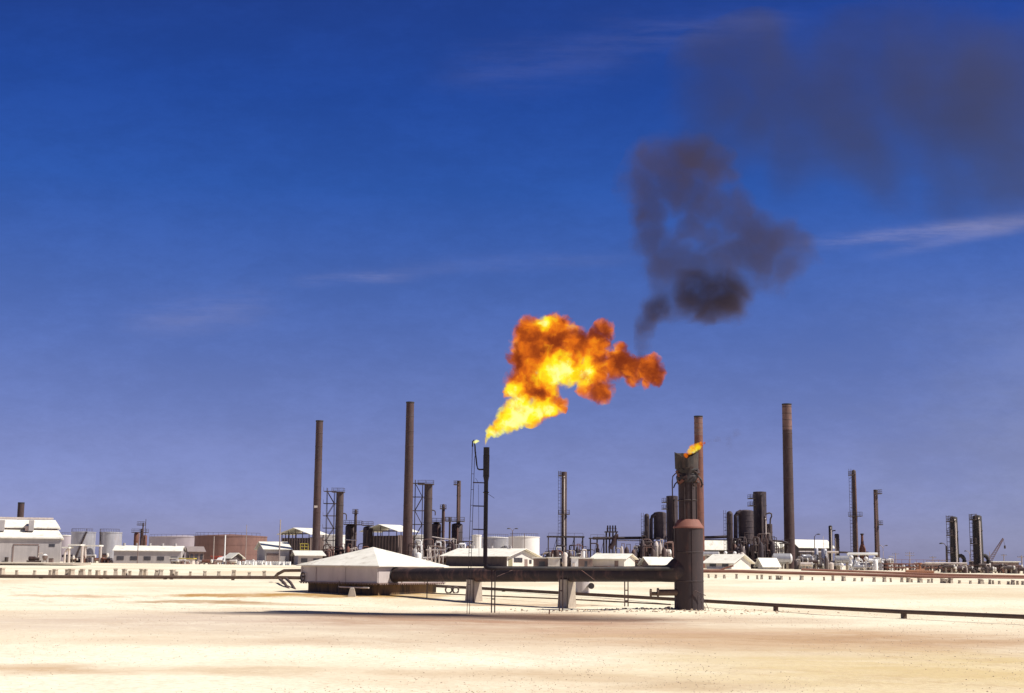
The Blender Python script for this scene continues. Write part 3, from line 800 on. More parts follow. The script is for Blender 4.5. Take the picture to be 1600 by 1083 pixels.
def open_shed(label, L, C, Rr, ye, yr, Y, th, y_wall, plank):
    """white gable roof on posts over a dark furnace house"""
    th = R(th); c, dl, dr, a, b = corners(L, C, Rr, ye, Y, th)
    base = Vector((c.x, c.y, 0)); mid = base + dl * a / 2 + dr * b / 2
    gz = zg(mid.x, mid.y) - .1; ze = c.z
    zw = at(C, y_wall, Y).z
    t = thing('furnace_shed', label, 'shed', (mid.x, mid.y, gz))
    up = lambda p, z: Vector((p.x, p.y, z))
    P = [base, base + dl * a, base + dl * a + dr * b, base + dr * b]
    MB().solid([up(p, gz) for p in P] + [up(p, zw) for p in P], [(0, 1, 5, 4), (1, 2, 6, 5), (2, 3, 7, 6), (3, 0, 4, 7), (4, 5, 6, 7), (0, 3, 2, 1)]).build('furnace_box', 'darkwall', t, smooth=False)
    m = MB()
    ln = 11
    for i in range(ln):
        p = base + dl * (a * (i + .5) / ln) - dr * .12; m.box(up(p, (gz + zw) / 2), (.3, .25, zw - gz), math.atan2(dl.y, dl.x))
        p = base + dr * (b * (i + .5) / ln) - dl * .12; m.box(up(p, (gz + zw) / 2 + .2), (.3, .25, zw - gz), math.atan2(dr.y, dr.x))
    m.build('buckstay', plank, t, smooth=False)
    # ridge runs along dr, gables at dl ends
    zr = at(C, yr, Y + b / 2).z
    g1, g2 = (P[0] + P[1]) / 2, (P[3] + P[2]) / 2; e = 1.0; hw = a / 2 + e; sl = (zr - ze) / (a / 2)
    r = MB(); ga, gb = up(g1 - dr * e, zr), up(g2 + dr * e, zr)
    for s in (-1, 1): r.slab([ga, gb, up(g2 + dr * e, zr - sl * hw) + dl * hw * s, up(g1 - dr * e, zr - sl * hw) + dl * hw * s], .16)
    r.build('roof', 'roof', t, smooth=False)
    for i in range(5):
        for off in (0.02, .98):
            p = base + dl * (a * off) + dr * (b * (i + .0) / 4)
            MB().bar(up(p, zw - .2), up(p, ze - .12 + .2), .28).build('post', 'frame', t)
    for i in range(1, 4):
        f = i / 4; p = base + dl * (a * f)
        MB().bar(up(p, zw - .2), up(p, ze + sl * a / 2 * (1 - abs(2 * f - 1)) - .1), .25).build('post', 'frame', t)
    m = MB()
    for p0 in (base, base + dr * b): m.bar(up(p0, ze - .1), up(p0 + dl * a, ze - .1), .2)
    m.build('tie_beam', 'frame', t)
    return t


open_shed('dark furnace shed under open white roof behind the first tall chimney', 440, 484, 506, 833, 824.6, 420, 38, 840.5, 'brownwall')
open_shed('dark furnace shed under open white roof beside the tallest chimney', 569, 621, 648, 828.5, 819.5, 418, 38, 837, 'brownwall')
p = at(475.5, 856, 405)
t = thing('valve_rack', 'ochre painted rack at the foot of the first tall chimney', 'rack', (p.x, 405, zg(p.x, 405)))
m = MB(); z0 = t.location.z
for dx in (-1.1, 0, 1.1): m.bar((p.x + dx, 405, z0), (p.x + dx, 405, p.z + 1.2), .25)
m.build('post', 'yellow', t)
m = MB()
for dz in (-.6, .3, 1.1): m.bar((p.x - 1.3, 405, p.z + dz), (p.x + 1.3, 405, p.z + dz), .25)
m.build('rail', 'yellow', t)

# flat white block house and dark cabin between the lone column and the white cabin
def block_house(label, x0, x1, yt, yb, Y, mat, D=6, op=(), name='block_house', roofmat='roof'):
    a = at(x0, yt, Y); b = at(x1, yt, Y); gz = zg((a.x + b.x) / 2, Y) - .05
    t = thing(name, label, name.replace('_', ' '), ((a.x + b.x) / 2, Y + D / 2, gz))
    zt = (a.z + b.z) / 2
    MB().box(((a.x + b.x) / 2, Y + D / 2, (gz + zt) / 2), (b.x - a.x, D, zt - gz)).build('wall', mat, t, smooth=False)
    MB().box(((a.x + b.x) / 2, Y + D / 2, zt + .12), (b.x - a.x + .7, D + .7, .24)).build('roof', roofmat, t, smooth=False)
    for (f0, f1, h0, h1, nm, mt) in op:
        MB().box((a.x + (b.x - a.x) * (f0 + f1) / 2, Y - .03, gz + (zt - gz) * (h0 + h1) / 2), ((b.x - a.x) * (f1 - f0), .1, (zt - gz) * (h1 - h0))).build(nm, mt, t, smooth=False)
    return t


block_house('low mauve shed with arched dark opening right of the white gable', 834, 857, 872.5, 884, 372, 'brownwall', op=((.35, .75, .02, .65, 'door', 'glass'),))
block_house('square white windowless block house left of the lone tall column', 856.5, 875, 872, 884, 370, 'wallw')
block_house('grey brown cabin with one dark door right of the lone column', 904, 926, 873, 885.5, 371, 'brownwall', op=((.42, .62, .02, .72, 'door', 'glass'),))
block_house('tall white control panel hut in front of the lone column', 893, 903.5, 871.5, 884, 366, 'white', D=3, op=((.15, .5, .1, .5, 'panel', 'palepipe'),), name='panel_hut')
block_house('red painted shed next to the tiny white hut', 331, 340.5, 870, 877, 380, 'red', D=4, name='red_shed', roofmat='red')
block_house('brown crate like cabin with dark front at the end of the long hut', 267, 282, 873, 881, 372, 'brownwall', D=4, op=((.15, .75, .2, .9, 'door', 'darkwall'),), name='cabin')
block_house('pale trailer with ochre board along its top', 282, 301, 873.5, 882, 366, 'palepipe', D=3, name='trailer', roofmat='yellow')

# white tarpaulin heap beside the tiny hut
p = at(345, 873, 378); gz = zg(p.x, 378)
tag(MB().solid([(p.x - 1.5, 377, gz), (p.x + 1.6, 377, gz), (p.x + 1.6, 380, gz), (p.x - 1.5, 380, gz), (p.x - .9, 378.5, p.z + .2), (p.x + 1.2, 378.5, p.z + .8)],
             [(0, 1, 5, 4), (1, 2, 5), (2, 3, 4, 5), (3, 0, 4), (0, 3, 2, 1)]).build('tent', 'white', smooth=False), 'white peaked tent against the tiny white hut', 'tent')

# white pipe canopies beside the works building
def canopy(label, x0, x1, yt, Y, posts):
    a = at(x0, yt, Y); b = at(x1, yt, Y); gz = zg(a.x, Y)
    t = thing('canopy', label, 'canopy', ((a.x + b.x) / 2, Y + 2, gz))
    MB().box(((a.x + b.x) / 2, Y + 2, a.z), (b.x - a.x, 4, .4)).build('roof', 'roof', t, smooth=False)
    for px, bend in posts:
        p = at(px, yt, Y)
        if bend: MB().tube([(p.x - .3, Y + .4, gz), (p.x - .2, Y + .4, p.z - 1.5), (p.x + .2, Y + .4, p.z - .7), (p.x + bend, Y + .4, p.z - .25)], .32, 8).build('post', 'palepipe', t)
        else: MB().cyl((p.x, Y + .4, gz), (p.x, Y + .4, p.z - .2), .36).build('post', 'palepipe', t)
    return t


canopy('small white canopy against the corner of the works building', 96.5, 107.5, 855.5, 388, ((102.5, .9),))
canopy('white canopy in front of the silver grey tank', 106, 126.5, 851.5, 390, ((108, 0), (128.3, 0)))
canopy('white canopy with thick post before the brown stained silver tank', 132, 155.5, 852.5, 392, ((133, 0), (157, 0)))

# rusty process cluster behind the long hut
p = at(218, 850, 470)
for i, (px, w, yt, lb) in enumerate(((213, 8.5, 832, 'rusty fat drum of the cluster behind the long white hut'), (221, 5, 826, 'rusty thinner drum of the cluster behind the long white hut'), (226, 6, 836, 'rusty low drum of the cluster behind the long white hut'))):
    column('drum_vessel', lb, px, w, yt, 470 + i * 3, 'rust' if i != 1 else 'stack', 'process drum', plats=((832, 207, 231),) if i == 1 else (), bands=2, riser=.3 if i else None, rmat='pale_rust')
column('slender_column', 'thin mast topped column above the rusty drums behind the long hut', 222.5, 2.2, 817, 468, 'stack', 'slender column', plats=((820.5, 215, 226),), bands=0, dome=1)
column('slender_column', 'whip thin vent pipe beside the mast topped column', 226.6, .9, 811, 467, 'frame', 'vent pipe', bands=0, dome=1)


# ------------------------------------------------------------------ poles
def pole(label, px, yt, yb, Y, r=.16, mat='wood', arm=None, name='utility_pole', lamp=None):
    b = at(px, yb, Y); tp = at(px, yt, Y); gz = zg(b.x, Y)
    t = thing(name, label, name.replace('_', ' '), (b.x, Y, gz))
    MB().cyl((b.x, Y, gz - .2), (b.x, Y, tp.z), r, r * .75, 8).build('shaft', mat, t)
    if arm:
        for i, dz in enumerate(arm[1:]):
            MB().box((b.x, Y - .1, tp.z - dz), (arm[0], .14, .16)).build('crossarm', mat, t)
            for s in (-.45, -.2, .2, .45): MB().cyl((b.x + s * arm[0], Y - .1, tp.z - dz + .06), (b.x + s * arm[0], Y - .1, tp.z - dz + .32), .08).build('insulator', 'glass', t)
    if lamp:
        for s in lamp:
            MB().tube([(b.x, Y, tp.z - .2), (b.x + s * .5, Y, tp.z + .5), (b.x + s * 1.1, Y, tp.z + .7)], .07, 6).build('arm', mat, t)
            MB().lathe((b.x + s * 1.2, Y, tp.z + .42), [(.5, 0), (.3, .25), (.05, .3)], 10).build('lamp_shade', 'black', t)
    return t


pole('thin grey pole standing before the dark side of the rust brown tank', 333, 838, 880, 372)
pole('white painted pole standing before the middle of the rust brown tank', 350.5, 836, 880, 371, .2, 'white')
pole('faint thin pole rising above the right part of the rust brown tank', 383.5, 820, 879, 420, .12)
pole('tall thin wooden pole just left of the first furnace shed', 436, 812, 881, 380, .2)
pole('thin grey pole in front of the long white hut roof', 214.5, 833, 879, 378, .13, 'brownwall')
pole('lamp pole with two shades above the white gable roof', 800.5, 829, 866, 420, .14, 'brownwall', lamp=(-1, 1), name='lamp_post')
pole('thin pole without lamp above the brightest white tank', 819.5, 834, 866, 425, .1, 'brownwall')
pole('slender pipe pole rising before the white shed roof near the wide chimney', 1273.5, 838, 880, 392, .14, 'frame', lamp=(1,), name='lamp_post')
pole('lamp post with pale globe close to the eastern shed', 1287, 838, 870, 425, .08, 'palepipe')
pole('tall utility pole with crossarm on the far eastern horizon', 1422, 862, 884, 560, .2, 'wood', (3.4, .6, 1.6))
pole('shorter utility pole on the far eastern horizon', 1400, 864, 884, 640, .2, 'wood', (3, .5))
pole('floodlight post just left of the first sooty column', 1480, 853, 886, 330, .3, 'frame', lamp=(-1,), name='lamp_post')
pole('utility pole between the far pipe racks and the first sooty column', 1458, 869, 884, 520, .18, 'wood', (2.4, .5))
pole('small leaning lamp post between the two sooty columns', 1516, 864, 886, 430, .12, 'wood', lamp=(-1, 1), name='lamp_post')
pole('bare pole beyond the crane boom', 1547, 862, 884, 560, .18, 'wood')
pole('stub pole rising over the flat roof right of the crane', 1569, 866, 884, 520, .2, 'wood', (2, .4))
pole('pole at the right frame edge beyond the sausage tank', 1597, 868, 888, 420, .22, 'wood', (2.5, .5))
pole('thin lamp post right of the double column in the east', 1380.5, 855, 884, 470, .1, 'wood', lamp=(-1, 1), name='lamp_post')


# ------------------------------------------------------------------ horizontal tanks and silos
def h_tank(label, x0, x1, yt, yb, Y, mat='silver', endmat='whitetank', rz=-8, name='horizontal_tank', legs=2):
    k = mpp(Y); a = at((x0 + x1) / 2, (yt + yb) / 2, Y); r = (yb - yt) / 2 * k; L = (x1 - x0) * k / math.cos(R(rz)) - 1.0 * r
    d = Vector((math.cos(R(rz)), math.sin(R(rz)), 0)); gz = zg(a.x, Y)
    t = thing(name, label, 'tank', (a.x, Y, gz))
    MB().cyl(a - d * L / 2, a + d * L / 2, r, seg=24).build('shell', mat, t)
    for s, nm in ((-1, 'end_dome'), (1, 'end_dome')):
        m = MB(); q = d * s
        m.sphere((0, 0, 0), 1, 3)
        M4 = Matrix.Translation(a + q * L / 2) @ q.to_track_quat('X', 'Z').to_matrix().to_4x4() @ Matrix.Diagonal((r * .45, r * .995, r * .995, 1))
        bmesh.ops.transform(m.bm, matrix=M4, verts=m.bm.verts); m.build(nm, endmat, t)
    for i in range(legs):
        c = a + d * L * ((i + .5) / legs - .5) * 1.2
        MB().box((c.x, c.y, (gz + a.z - r * .6) / 2), (.6, r * 1.5, a.z - r * .6 - gz), R(rz)).build('saddle', 'concrete', t)
    return t


h_tank('silver horizontal tank with white domed end below the wide chimney', 1206.5, 1238, 865, 880.5, 385, 'silver')
h_tank('silver horizontal tank with white end in front of the black short columns', 1304, 1330, 868.5, 880.5, 383, 'silver')
h_tank('pale horizontal drum behind low white roof left of the vessel', 1020, 1049, 858.5, 868.5, 395, 'palepipe', 'white', rz=-4)
h_tank('small upper grey horizontal drum beside the slim upright cylinders', 1252, 1268, 866.5, 874, 390, 'silver', 'silver', rz=-4)
h_tank('small lower grey horizontal drum beside the slim upright cylinders', 1253, 1268, 876, 883, 386, 'silver', 'silver', rz=-4)
h_tank('pale sausage shaped tank at the right frame edge', 1559, 1597, 884, 891.5, 300, 'palepipe', 'palepipe', rz=-3)
h_tank('pale lagged drum left of the white gabled house right of vessel', 1097, 1124, 862, 869, 392, 'silver', 'wallw', rz=-4)
column('upright_cylinder', 'bright upright silver cylinder between the horizontal tanks', 1287.6, 8.8, 857, 384, 'silver', 'upright cylinder', dome=.3, bands=1, riser=.6, rmat='white')
column('upright_cylinder', 'silver upright cylinder with side pipe next to the small grey drums', 1275.5, 6, 856.5, 386, 'silver', 'upright cylinder', dome=.3, bands=1)
column('upright_cylinder', 'thin pale upright cylinder before the small grey drums', 1268.6, 4.4, 869, 383, 'silver', 'upright cylinder', dome=.5, bands=0)
# flat pale roof at the right edge
block_house('pale flat roofed store behind the sausage shaped tank', 1546, 1592, 878.5, 888, 340, 'brownwall', D=14, name='store')

# crane
p = at(1536, 880, 330); k = mpp(330); gz = zg(p.x, 330)
t = thing('crane', 'lattice boom crane raised behind the crane side sooty column', 'crane', (p.x, 330, gz))
MB().box((p.x - .5, 330, gz + 1.3), (4.5, 3, 2)).build('cab', 'stack', t)
for s in (-1.2, 1.2): MB().box((p.x - .5, 330 + s, gz + .4), (5, .8, .8)).build('track', 'black', t)
a = Vector((p.x + 1, 330, gz + 1.6)); b = at(1567.5, 841.5, 330); m = MB(); n = 14
off = [Vector((-.25, -.5, .35)), Vector((-.25, .5, .35)), Vector((.25, -.5, -.35)), Vector((.25, .5, -.35))]
for o in off: m.bar(a + o, b + o * .3, .11)
for i in range(n):
    f0, f1 = i / n, (i + 1) / n
    for q, w in ((0, 2), (1, 3)): m.bar(a.lerp(b, f0) + off[q] * (1 - .7 * f0), a.lerp(b, f1) + off[w] * (1 - .7 * f1), .08)
m.build('boom', 'pale_rust', t)
m = MB(); m.bar(b, b + Vector((.3, 0, -1.6)), .07); m.build('cable', 'frame', t)
MB().cyl(b + Vector((.3, 0, -2.3)), b + Vector((.3, 0, -1.6)), .22).build('hook', 'frame', t)


# ------------------------------------------------------------------ pipe racks and the tangle of small plant
def rack(label, x0, x1, ydeck, yb, Y, n, D=3.0, decks=(0,), mat='frame', deck_w=.3, brace=True, name='pipe_rack'):
    a = at(x0, ydeck, Y); b = at(x1, ydeck, Y); gz = zg((a.x + b.x) / 2, Y)
    t = thing(name, label, name.replace('_', ' '), ((a.x + b.x) / 2, Y + D / 2, gz))
    for i in range(n):
        x = a.x + (b.x - a.x) * i / (n - 1)
        for yy in (Y, Y + D): MB().bar((x, yy, gz), (x, yy, a.z), .26).build('post', mat, t)
    for j, dz in enumerate(decks):
        MB().box(((a.x + b.x) / 2, Y + D / 2, a.z - dz), (b.x - a.x + .8, D + .5, deck_w)).build('deck', mat, t, smooth=False)
    if brace:
        m = MB()
        for i in range(n - 1):
            x, x2 = a.x + (b.x - a.x) * i / (n - 1), a.x + (b.x - a.x) * (i + 1) / (n - 1)
            m.bar((x, Y, gz + .4), (x2, Y, a.z - .2), .13)
        m.build('brace', mat, t)
    m = MB()
    for i in range(n):
        x = a.x + (b.x - a.x) * i / (n - 1); m.bar((x, Y, a.z), (x, Y, a.z + 1), .08)
    m.bar((a.x, Y, a.z + 1), (b.x, Y, a.z + 1), .07); m.build('handrail', mat, t)
    return t


rack('dark wide platform on legs around the lone tall column', 857, 911, 838.5, 880, 404, 5, 3.5, (0,), deck_w=.42)
rack('lower dark platform left of the lone column foot', 854, 868, 862.5, 880, 401, 2, 2.5)
rack('low pipe rack with white sloping end right of lone column', 898, 919, 860, 880, 402, 3, 2)
rack('tall dark trestle at the start of the long overhead pipe', 923, 944, 841, 880, 402, 3, 3)
rack('dark trestle carrying four stub stacks near the white cabin', 948, 963.5, 831, 880, 403, 4, 3.5, (0, 7))
for i, px in enumerate((949.5, 953.3, 957.5, 961.5)):
    column('stub_stack', 'rusty stub stack on the dark trestle near the white cabin', px, 2.2, 821, 404.5, 'stack', 'stub stack', bands=1, dome=.3, group='four stub stacks on the trestle', yb=831)
duct('thick rusty elbow pipe at the foot of the four stub stacks', ((966, 838), (963, 838), (960, 842), (958, 850), (953, 857)), 401, .7, 'stack', 'elbow_pipe', 'pipe')
rack('small blue grey trestle left of the rounded ladder column', 993, 999, 855, 880, 401, 2, 2)
rack('steel rack above white block houses beside the flare pipe', 698, 737, 846, 882, 408, 4, 3, (0, 4.5))
rack('low rack of pale uprights behind the hip roof at the tallest chimney', 668, 692, 859, 884, 385, 5, 2, mat='palepipe')
rack('rack of brown uprights under the widest drum', 1153, 1179, 848, 880, 404, 5, 4, (0, 4))
rack('rack of brown uprights under the big blue drum', 1021, 1042, 842, 880, 404, 4, 4, (0, 3))
rack('pipe trestle between hooked pipe column and the wide chimney', 1222, 1232, 849, 880, 402, 2, 2)
rack('low pipe rack under the eastern shed eaves', 1249, 1268, 864, 882, 395, 3, 2)
duct('pale pipe running along the eastern shed front', ((1248, 862.5), (1310, 862.8)), 397, .3, 'palepipe', 'shed_pipe', 'pipe')
duct('white pipe spanning between the two thin eastern columns', ((1324, 867), (1326, 865.3), (1371, 865.6)), 399, .38, 'white', 'span_pipe', 'pipe')
duct('dark pipe line on the horizon left of the thin ladder column', ((1312, 863), (1332, 863.6)), 430, .3, 'drum', 'span_pipe', 'pipe')
duct('pale pipe on posts passing in front of the first sooty column', ((1446, 880), (1511, 880.5)), 296, .22, 'palepipe', 'span_pipe', 'pipe')
duct('thin pale pipe crossing between the drums of the middle unit', ((675, 839), (690, 841.5), (707, 843.5)), 402, .18, 'palepipe', 'span_pipe', 'pipe')
duct('thin pale pipe crossing the stout drum near the first tower', ((539, 843.2), (558, 844.5)), 400, .16, 'palepipe', 'span_pipe', 'pipe')
duct('orange pipeline end near the far utility poles', ((1415, 892.4), (1440, 893.2), (1459, 893.6)), 262, .24, 'orange', 'orange_pipe', 'pipe')
rack('long low brown pipe rack along the eastern horizon', 1386, 1478, 881, 887, 345, 9, 3, (0, .8), 'redpipe')
rack('low pale pipe rack between the sooty columns', 1448, 1520, 883, 890, 318, 7, 3, (0,), 'brownwall')
p = at(1437, 886, 290); gz = zg(p.x, 290)
t = thing('valve_stand', 'orange valve stand beside the brown pipelines', 'valve', (p.x, 290, gz))
MB().cyl((p.x, 290, gz), (p.x, 290, gz + 1.7), .22).build('post', 'orange', t); MB().lathe((p.x, 290, gz + 1.7), [(.5, 0), (.5, .25), (.1, .3)], 12).build('handwheel', 'orange', t)
MB().cyl((p.x - .9, 290, gz + .5), (p.x + .9, 290, gz + .5), .3).build('body', 'orange', t)

rack('dark trestle between the tallest chimney and the broad braced tower foot', 646, 700, 855, 882, 400, 6, 3, (0, 5))
rack('dark low trestle between the first shed and the second shed', 506, 566, 859, 882, 402, 6, 3, (0, 4), 'stack')
rack('dark trestle close behind the small white roof left of the vessel', 1000, 1048, 856, 882, 400, 5, 3, (0, 4))
rng = random.Random(5)


def tangle(group, label, n, x0, x1, y0, y1, Y, mats, kinds=('pipe', 'drum', 'exchanger'), size=1.0):
    """small separate pieces of plant among the feet of the big ones: bent pipes, stub drums, exchangers"""
    for i in range(n):
        px = rng.uniform(x0, x1); py = y0 + (y1 - y0) * rng.random() ** .8
        yy = Y + rng.uniform(-6, 6); p = at(px, py, yy); gz = zg(p.x, yy); mt = rng.choice(mats); kd = kinds[i % len(kinds)]
        h = max(p.z - gz, .8)
        if kd == 'pipe':
            w = rng.uniform(.7, 2.6) * rng.choice((-1, 1)) * size; r = rng.uniform(.12, .24) * size
            o = MB().tube([(p.x, yy, gz - .1), (p.x, yy, gz + h - .4), (p.x + w * .15, yy, gz + h - .1), (p.x + w * .35, yy, gz + h), (p.x + w, yy + .5, gz + h), (p.x + w * 1.1, yy + .5, gz + h - .2), (p.x + w * 1.15, yy + .5, gz + h * rng.uniform(.1, .6))], r, 7).build('pipe_loop', mt)
            tag(o, 'bent standing pipe ' + label, 'pipe', 'bent pipes ' + group)
        elif kd == 'drum':
            r = rng.uniform(.4, .9) * size
            t = thing('stub_drum', 'small upright drum ' + label, 'drum', (p.x, yy, gz), 'small drums ' + group)
            MB().lathe((p.x, yy, gz), [(r, 0), (r, h * .75), (r * .6, h * .88), (.1, h * .92)], 12).build('shell', mt, t)
            MB().tube([(p.x, yy, gz + h * .9), (p.x, yy, gz + h + .2), (p.x + r * 1.5, yy, gz + h + .2), (p.x + r * 1.5, yy, gz)], .12, 6).build('pipe', rng.choice(mats), t)
        else:
            r = rng.uniform(.35, .65) * size; L = rng.uniform(2, 4) * size; z = gz + min(h, rng.uniform(.9, 2.6))
            t = thing('heat_exchanger', 'small lying cylinder ' + label, 'heat exchanger', (p.x, yy, gz), 'lying cylinders ' + group)
            MB().cyl((p.x - L / 2, yy, z), (p.x + L / 2, yy - .3, z), r).build('shell', mt, t)
            MB().cyl((p.x + L / 2, yy - .3, z), (p.x + L / 2 + .3, yy - .33, z), r * 1.15).build('channel_head', 'wallw', t)
            for s in (-.3, .3): MB().box((p.x + L * s, yy - .1, (gz + z) / 2), (.3, r, z - gz)).build('support', 'concrete', t)


tangle('below the dark drums', 'among the feet of the dark drums right of the vessel', 95, 1148, 1208, 832, 872, 396, ('tower', 'drum', 'pale_rust', 'drum', 'stack', 'tower', 'palepipe', 'frame'))
tangle('behind the vessel', 'among the feet of the drums left of the vessel', 55, 1003, 1046, 838, 870, 396, ('tower', 'drum', 'pale_rust', 'palepipe', 'stack'))
tangle('round the lone column', 'around the foot of the lone tall column', 52, 858, 912, 848, 874, 396, ('tower', 'drum', 'white', 'palepipe', 'stack', 'rust'))
tangle('by the middle unit', 'at the foot of the middle unit beside the flare ladder', 78, 648, 738, 842, 874, 394, ('tower', 'pale_rust', 'palepipe', 'white', 'stack', 'wall'))
tangle('by the first tower', 'between the first shed and the second shed', 50, 503, 568, 848, 872, 398, ('tower', 'pale_rust', 'stack', 'palepipe', 'rust'))
tangle('of the white east plant', 'in the white plant under the thin eastern columns', 44, 1326, 1398, 870, 889, 375, ('white', 'whitetank', 'wall', 'silver', 'white', 'tower'), size=.85)
tangle('of the silver plant', 'around the silver tanks below the wide chimney', 28, 1240, 1312, 866, 886, 382, ('silver', 'wall', 'palepipe', 'frame', 'stack'), size=.8)
tangle('near the sooty columns', 'near the feet of the sooty columns', 46, 1462, 1596, 882, 893, 292, ('tower', 'pale_rust', 'palepipe', 'stack', 'rust', 'frame'), size=.7)
tangle('on the far east side', 'on the far eastern horizon beside the orange valve', 26, 1395, 1470, 880, 888, 380, ('wall', 'pale_rust', 'stack', 'palepipe'), size=.8)
tangle('before the brown tank', 'in front of the rust brown tank and huts', 40, 268, 436, 876, 882, 362, ('brownwall', 'wall', 'rust', 'palepipe', 'pale_rust'), size=.6)
tangle('by the canopies', 'under the white canopies beside the works building', 24, 98, 176, 866, 876, 396, ('rust', 'stack', 'pale_rust', 'wall', 'drum'), size=.75)
tangle('behind the white cabin', 'behind the white cabin and trestles', 30, 922, 1000, 848, 868, 400, ('tower', 'stack', 'palepipe', 'pale_rust'), size=.8)
# white round valve covers / globes
for i, (px, py) in enumerate(((1330, 871), (1341, 874), (1353, 873), (1366, 873), (1360, 886), (1371, 886), (1341, 884), (1391, 886.5), (1315, 883), (1328, 884))):
    p = at(px, py, 370); gz = zg(p.x, 370)
    t = thing('filter_pot', 'white round topped pot in the white eastern plant', 'filter pot', (p.x, 370, gz), 'white pots under the eastern columns')
    MB().sphere((p.x, 370, max(p.z, gz + .5)), .55, 2).build('globe', 'whitetank', t); MB().cyl((p.x, 370, gz - .1), (p.x, 370, max(p.z, gz + .5)), .22).build('stem', 'white', t)
for px, py in ((1133.5, 864), (1148, 864.5)):
    p = at(px, py, 385); gz = zg(p.x, 385)
    t = thing('roof_globe', 'white round vent globe above the gabled house right of vessel', 'vent', (p.x, 385, gz), 'vent globes over the gabled house')
    MB().sphere((p.x, 385, p.z), .5, 2).build('globe', 'white', t); MB().cyl((p.x, 385, gz), (p.x, 385, p.z), .15).build('stem', 'white', t)
# white drums lined up along the yard edge
o0 = None
for i in range(26):
    px = 372 + i * 3.4 + (3 if i > 11 else 0)
    if px > 456: break
    p = at(px, 881.5, 345); gz = zg(p.x, 345)
    if o0 is None:
        t = thing('oil_drum', 'white oil drum in the line along the yard edge', 'oil drum', (p.x, 345, gz), 'white drums lined along the yard edge')
        MB().lathe((p.x, 345, gz), [(.3, 0), (.3, .3), (.32, .32), (.3, .34), (.3, .88)], 12).build('barrel', 'white', t); o0 = t
    else:
        t = o0.copy(); COL.objects.link(t); t.location = (p.x, 345 + rng.uniform(-1, 1), gz)
        for c in list(o0.children):
            d = c.copy(); COL.objects.link(d); d.parent = t


# ------------------------------------------------------------------ stone pipe supports in rows
def make_block():
    t = thing('pipe_support', 'x', 'pipe support', (0, 0, 0))
    m = MB(); m.solid([(-.36, -.5, -.3), (.36, -.5, -.3), (.36, .5, -.3), (-.36, .5, -.3), (-.24, -.38, .72), (.24, -.38, .72), (.24, .38, .72), (-.24, .38, .72)], [(0, 1, 5, 4), (1, 2, 6, 5), (2, 3, 7, 6), (3, 0, 4, 7), (4, 5, 6, 7), (0, 3, 2, 1)])
    m.build('pier', 'block', t, smooth=False)
    m = MB(); m.box((0, 0, .80), (.62, .9, .16)); m.build('cap_stone', 'block', t, smooth=False)
    return t


blk = make_block(); first = True
rows = [(899, 'west', [2, 27, 55, 79, 86, 104, 111, 127, 131, 139, 155, 166, 180, 193, 203, 219, 227, 244, 251, 270, 276, 297, 320, 344, 366, 388, 414], 205),
        (905, 'east', [1108, 1117, 1134, 1151, 1168, 1185, 1190, 1203, 1216, 1220, 1236, 1250, 1254, 1268, 1288, 1303, 1318, 1334, 1349, 1364, 1381, 1394, 1411, 1421, 1425, 1436, 1440, 1452, 1457, 1471, 1480, 1485, 1501, 1515, 1530, 1535, 1546, 1552, 1563, 1575, 1581, 1588, 1597, 1612, 1626, 1640, 1655, 1670, 1686, 1700], None)]
for py, nm, pxs, Y in rows:
    for px in pxs:
        px += rng.uniform(-2.2, 2.2)
        if nm == 'west': p = at(px, 899, 205 + rng.uniform(-2, 2))
        else:
            p = ground(px, 903.5 + (px - 1108) * .0215)
        if first: t = blk; first = False
        else:
            t = blk.copy(); COL.objects.link(t)
            for c in list(blk.children):
                d = c.copy(); COL.objects.link(d); d.parent = t
        t.location = (p.x, p.y, zg(p.x, p.y)); t.rotation_euler = (rng.uniform(-.06, .06), rng.uniform(-.09, .09), rng.uniform(-.4, .4)); s = rng.uniform(.72, 1.2); t.scale = (s * .8, s, s) if nm == 'west' else (s * .55, s * .7, s * .72)
        if nm == 'west': tag(t, 'sand coloured stone pipe support in the row above the long brown pipe', 'pipe support', 'stone supports behind the western brown pipe')
        else: tag(t, 'small stone pipe support in the row below the rusty eastern pipelines', 'pipe support', 'stone supports below the eastern pipelines')


# ------------------------------------------------------------------ long pipelines
def pipeline(name, label, pts, r, mat, sup=(), seg=10, coup=0):
    root = thing(name, label, 'pipeline', (pts[0][0], pts[0][1], zg(pts[0][0], pts[0][1])))
    MB().tube(pts, r, seg).build('pipe', mat, root)
    for p in sup:
        q = Vector(p); g = zg(q.x, q.y)
        MB().box((q.x, q.y, (g - .15 + q.z - r * .7) / 2), (.34, .5, max(.2, q.z - r * .7 - g + .15))).build('support', mat, root, smooth=False)
    if coup:
        a, b = Vector(pts[-2]), Vector(pts[-1]); d = (b - a).normalized(); n = int((b - a).length / coup)
        for i in range(1, n):
            q = a.lerp(b, i / n); MB().cyl(q - d * .14, q + d * .14, r * 1.18, seg=12).build('coupling', mat, root)
    return root


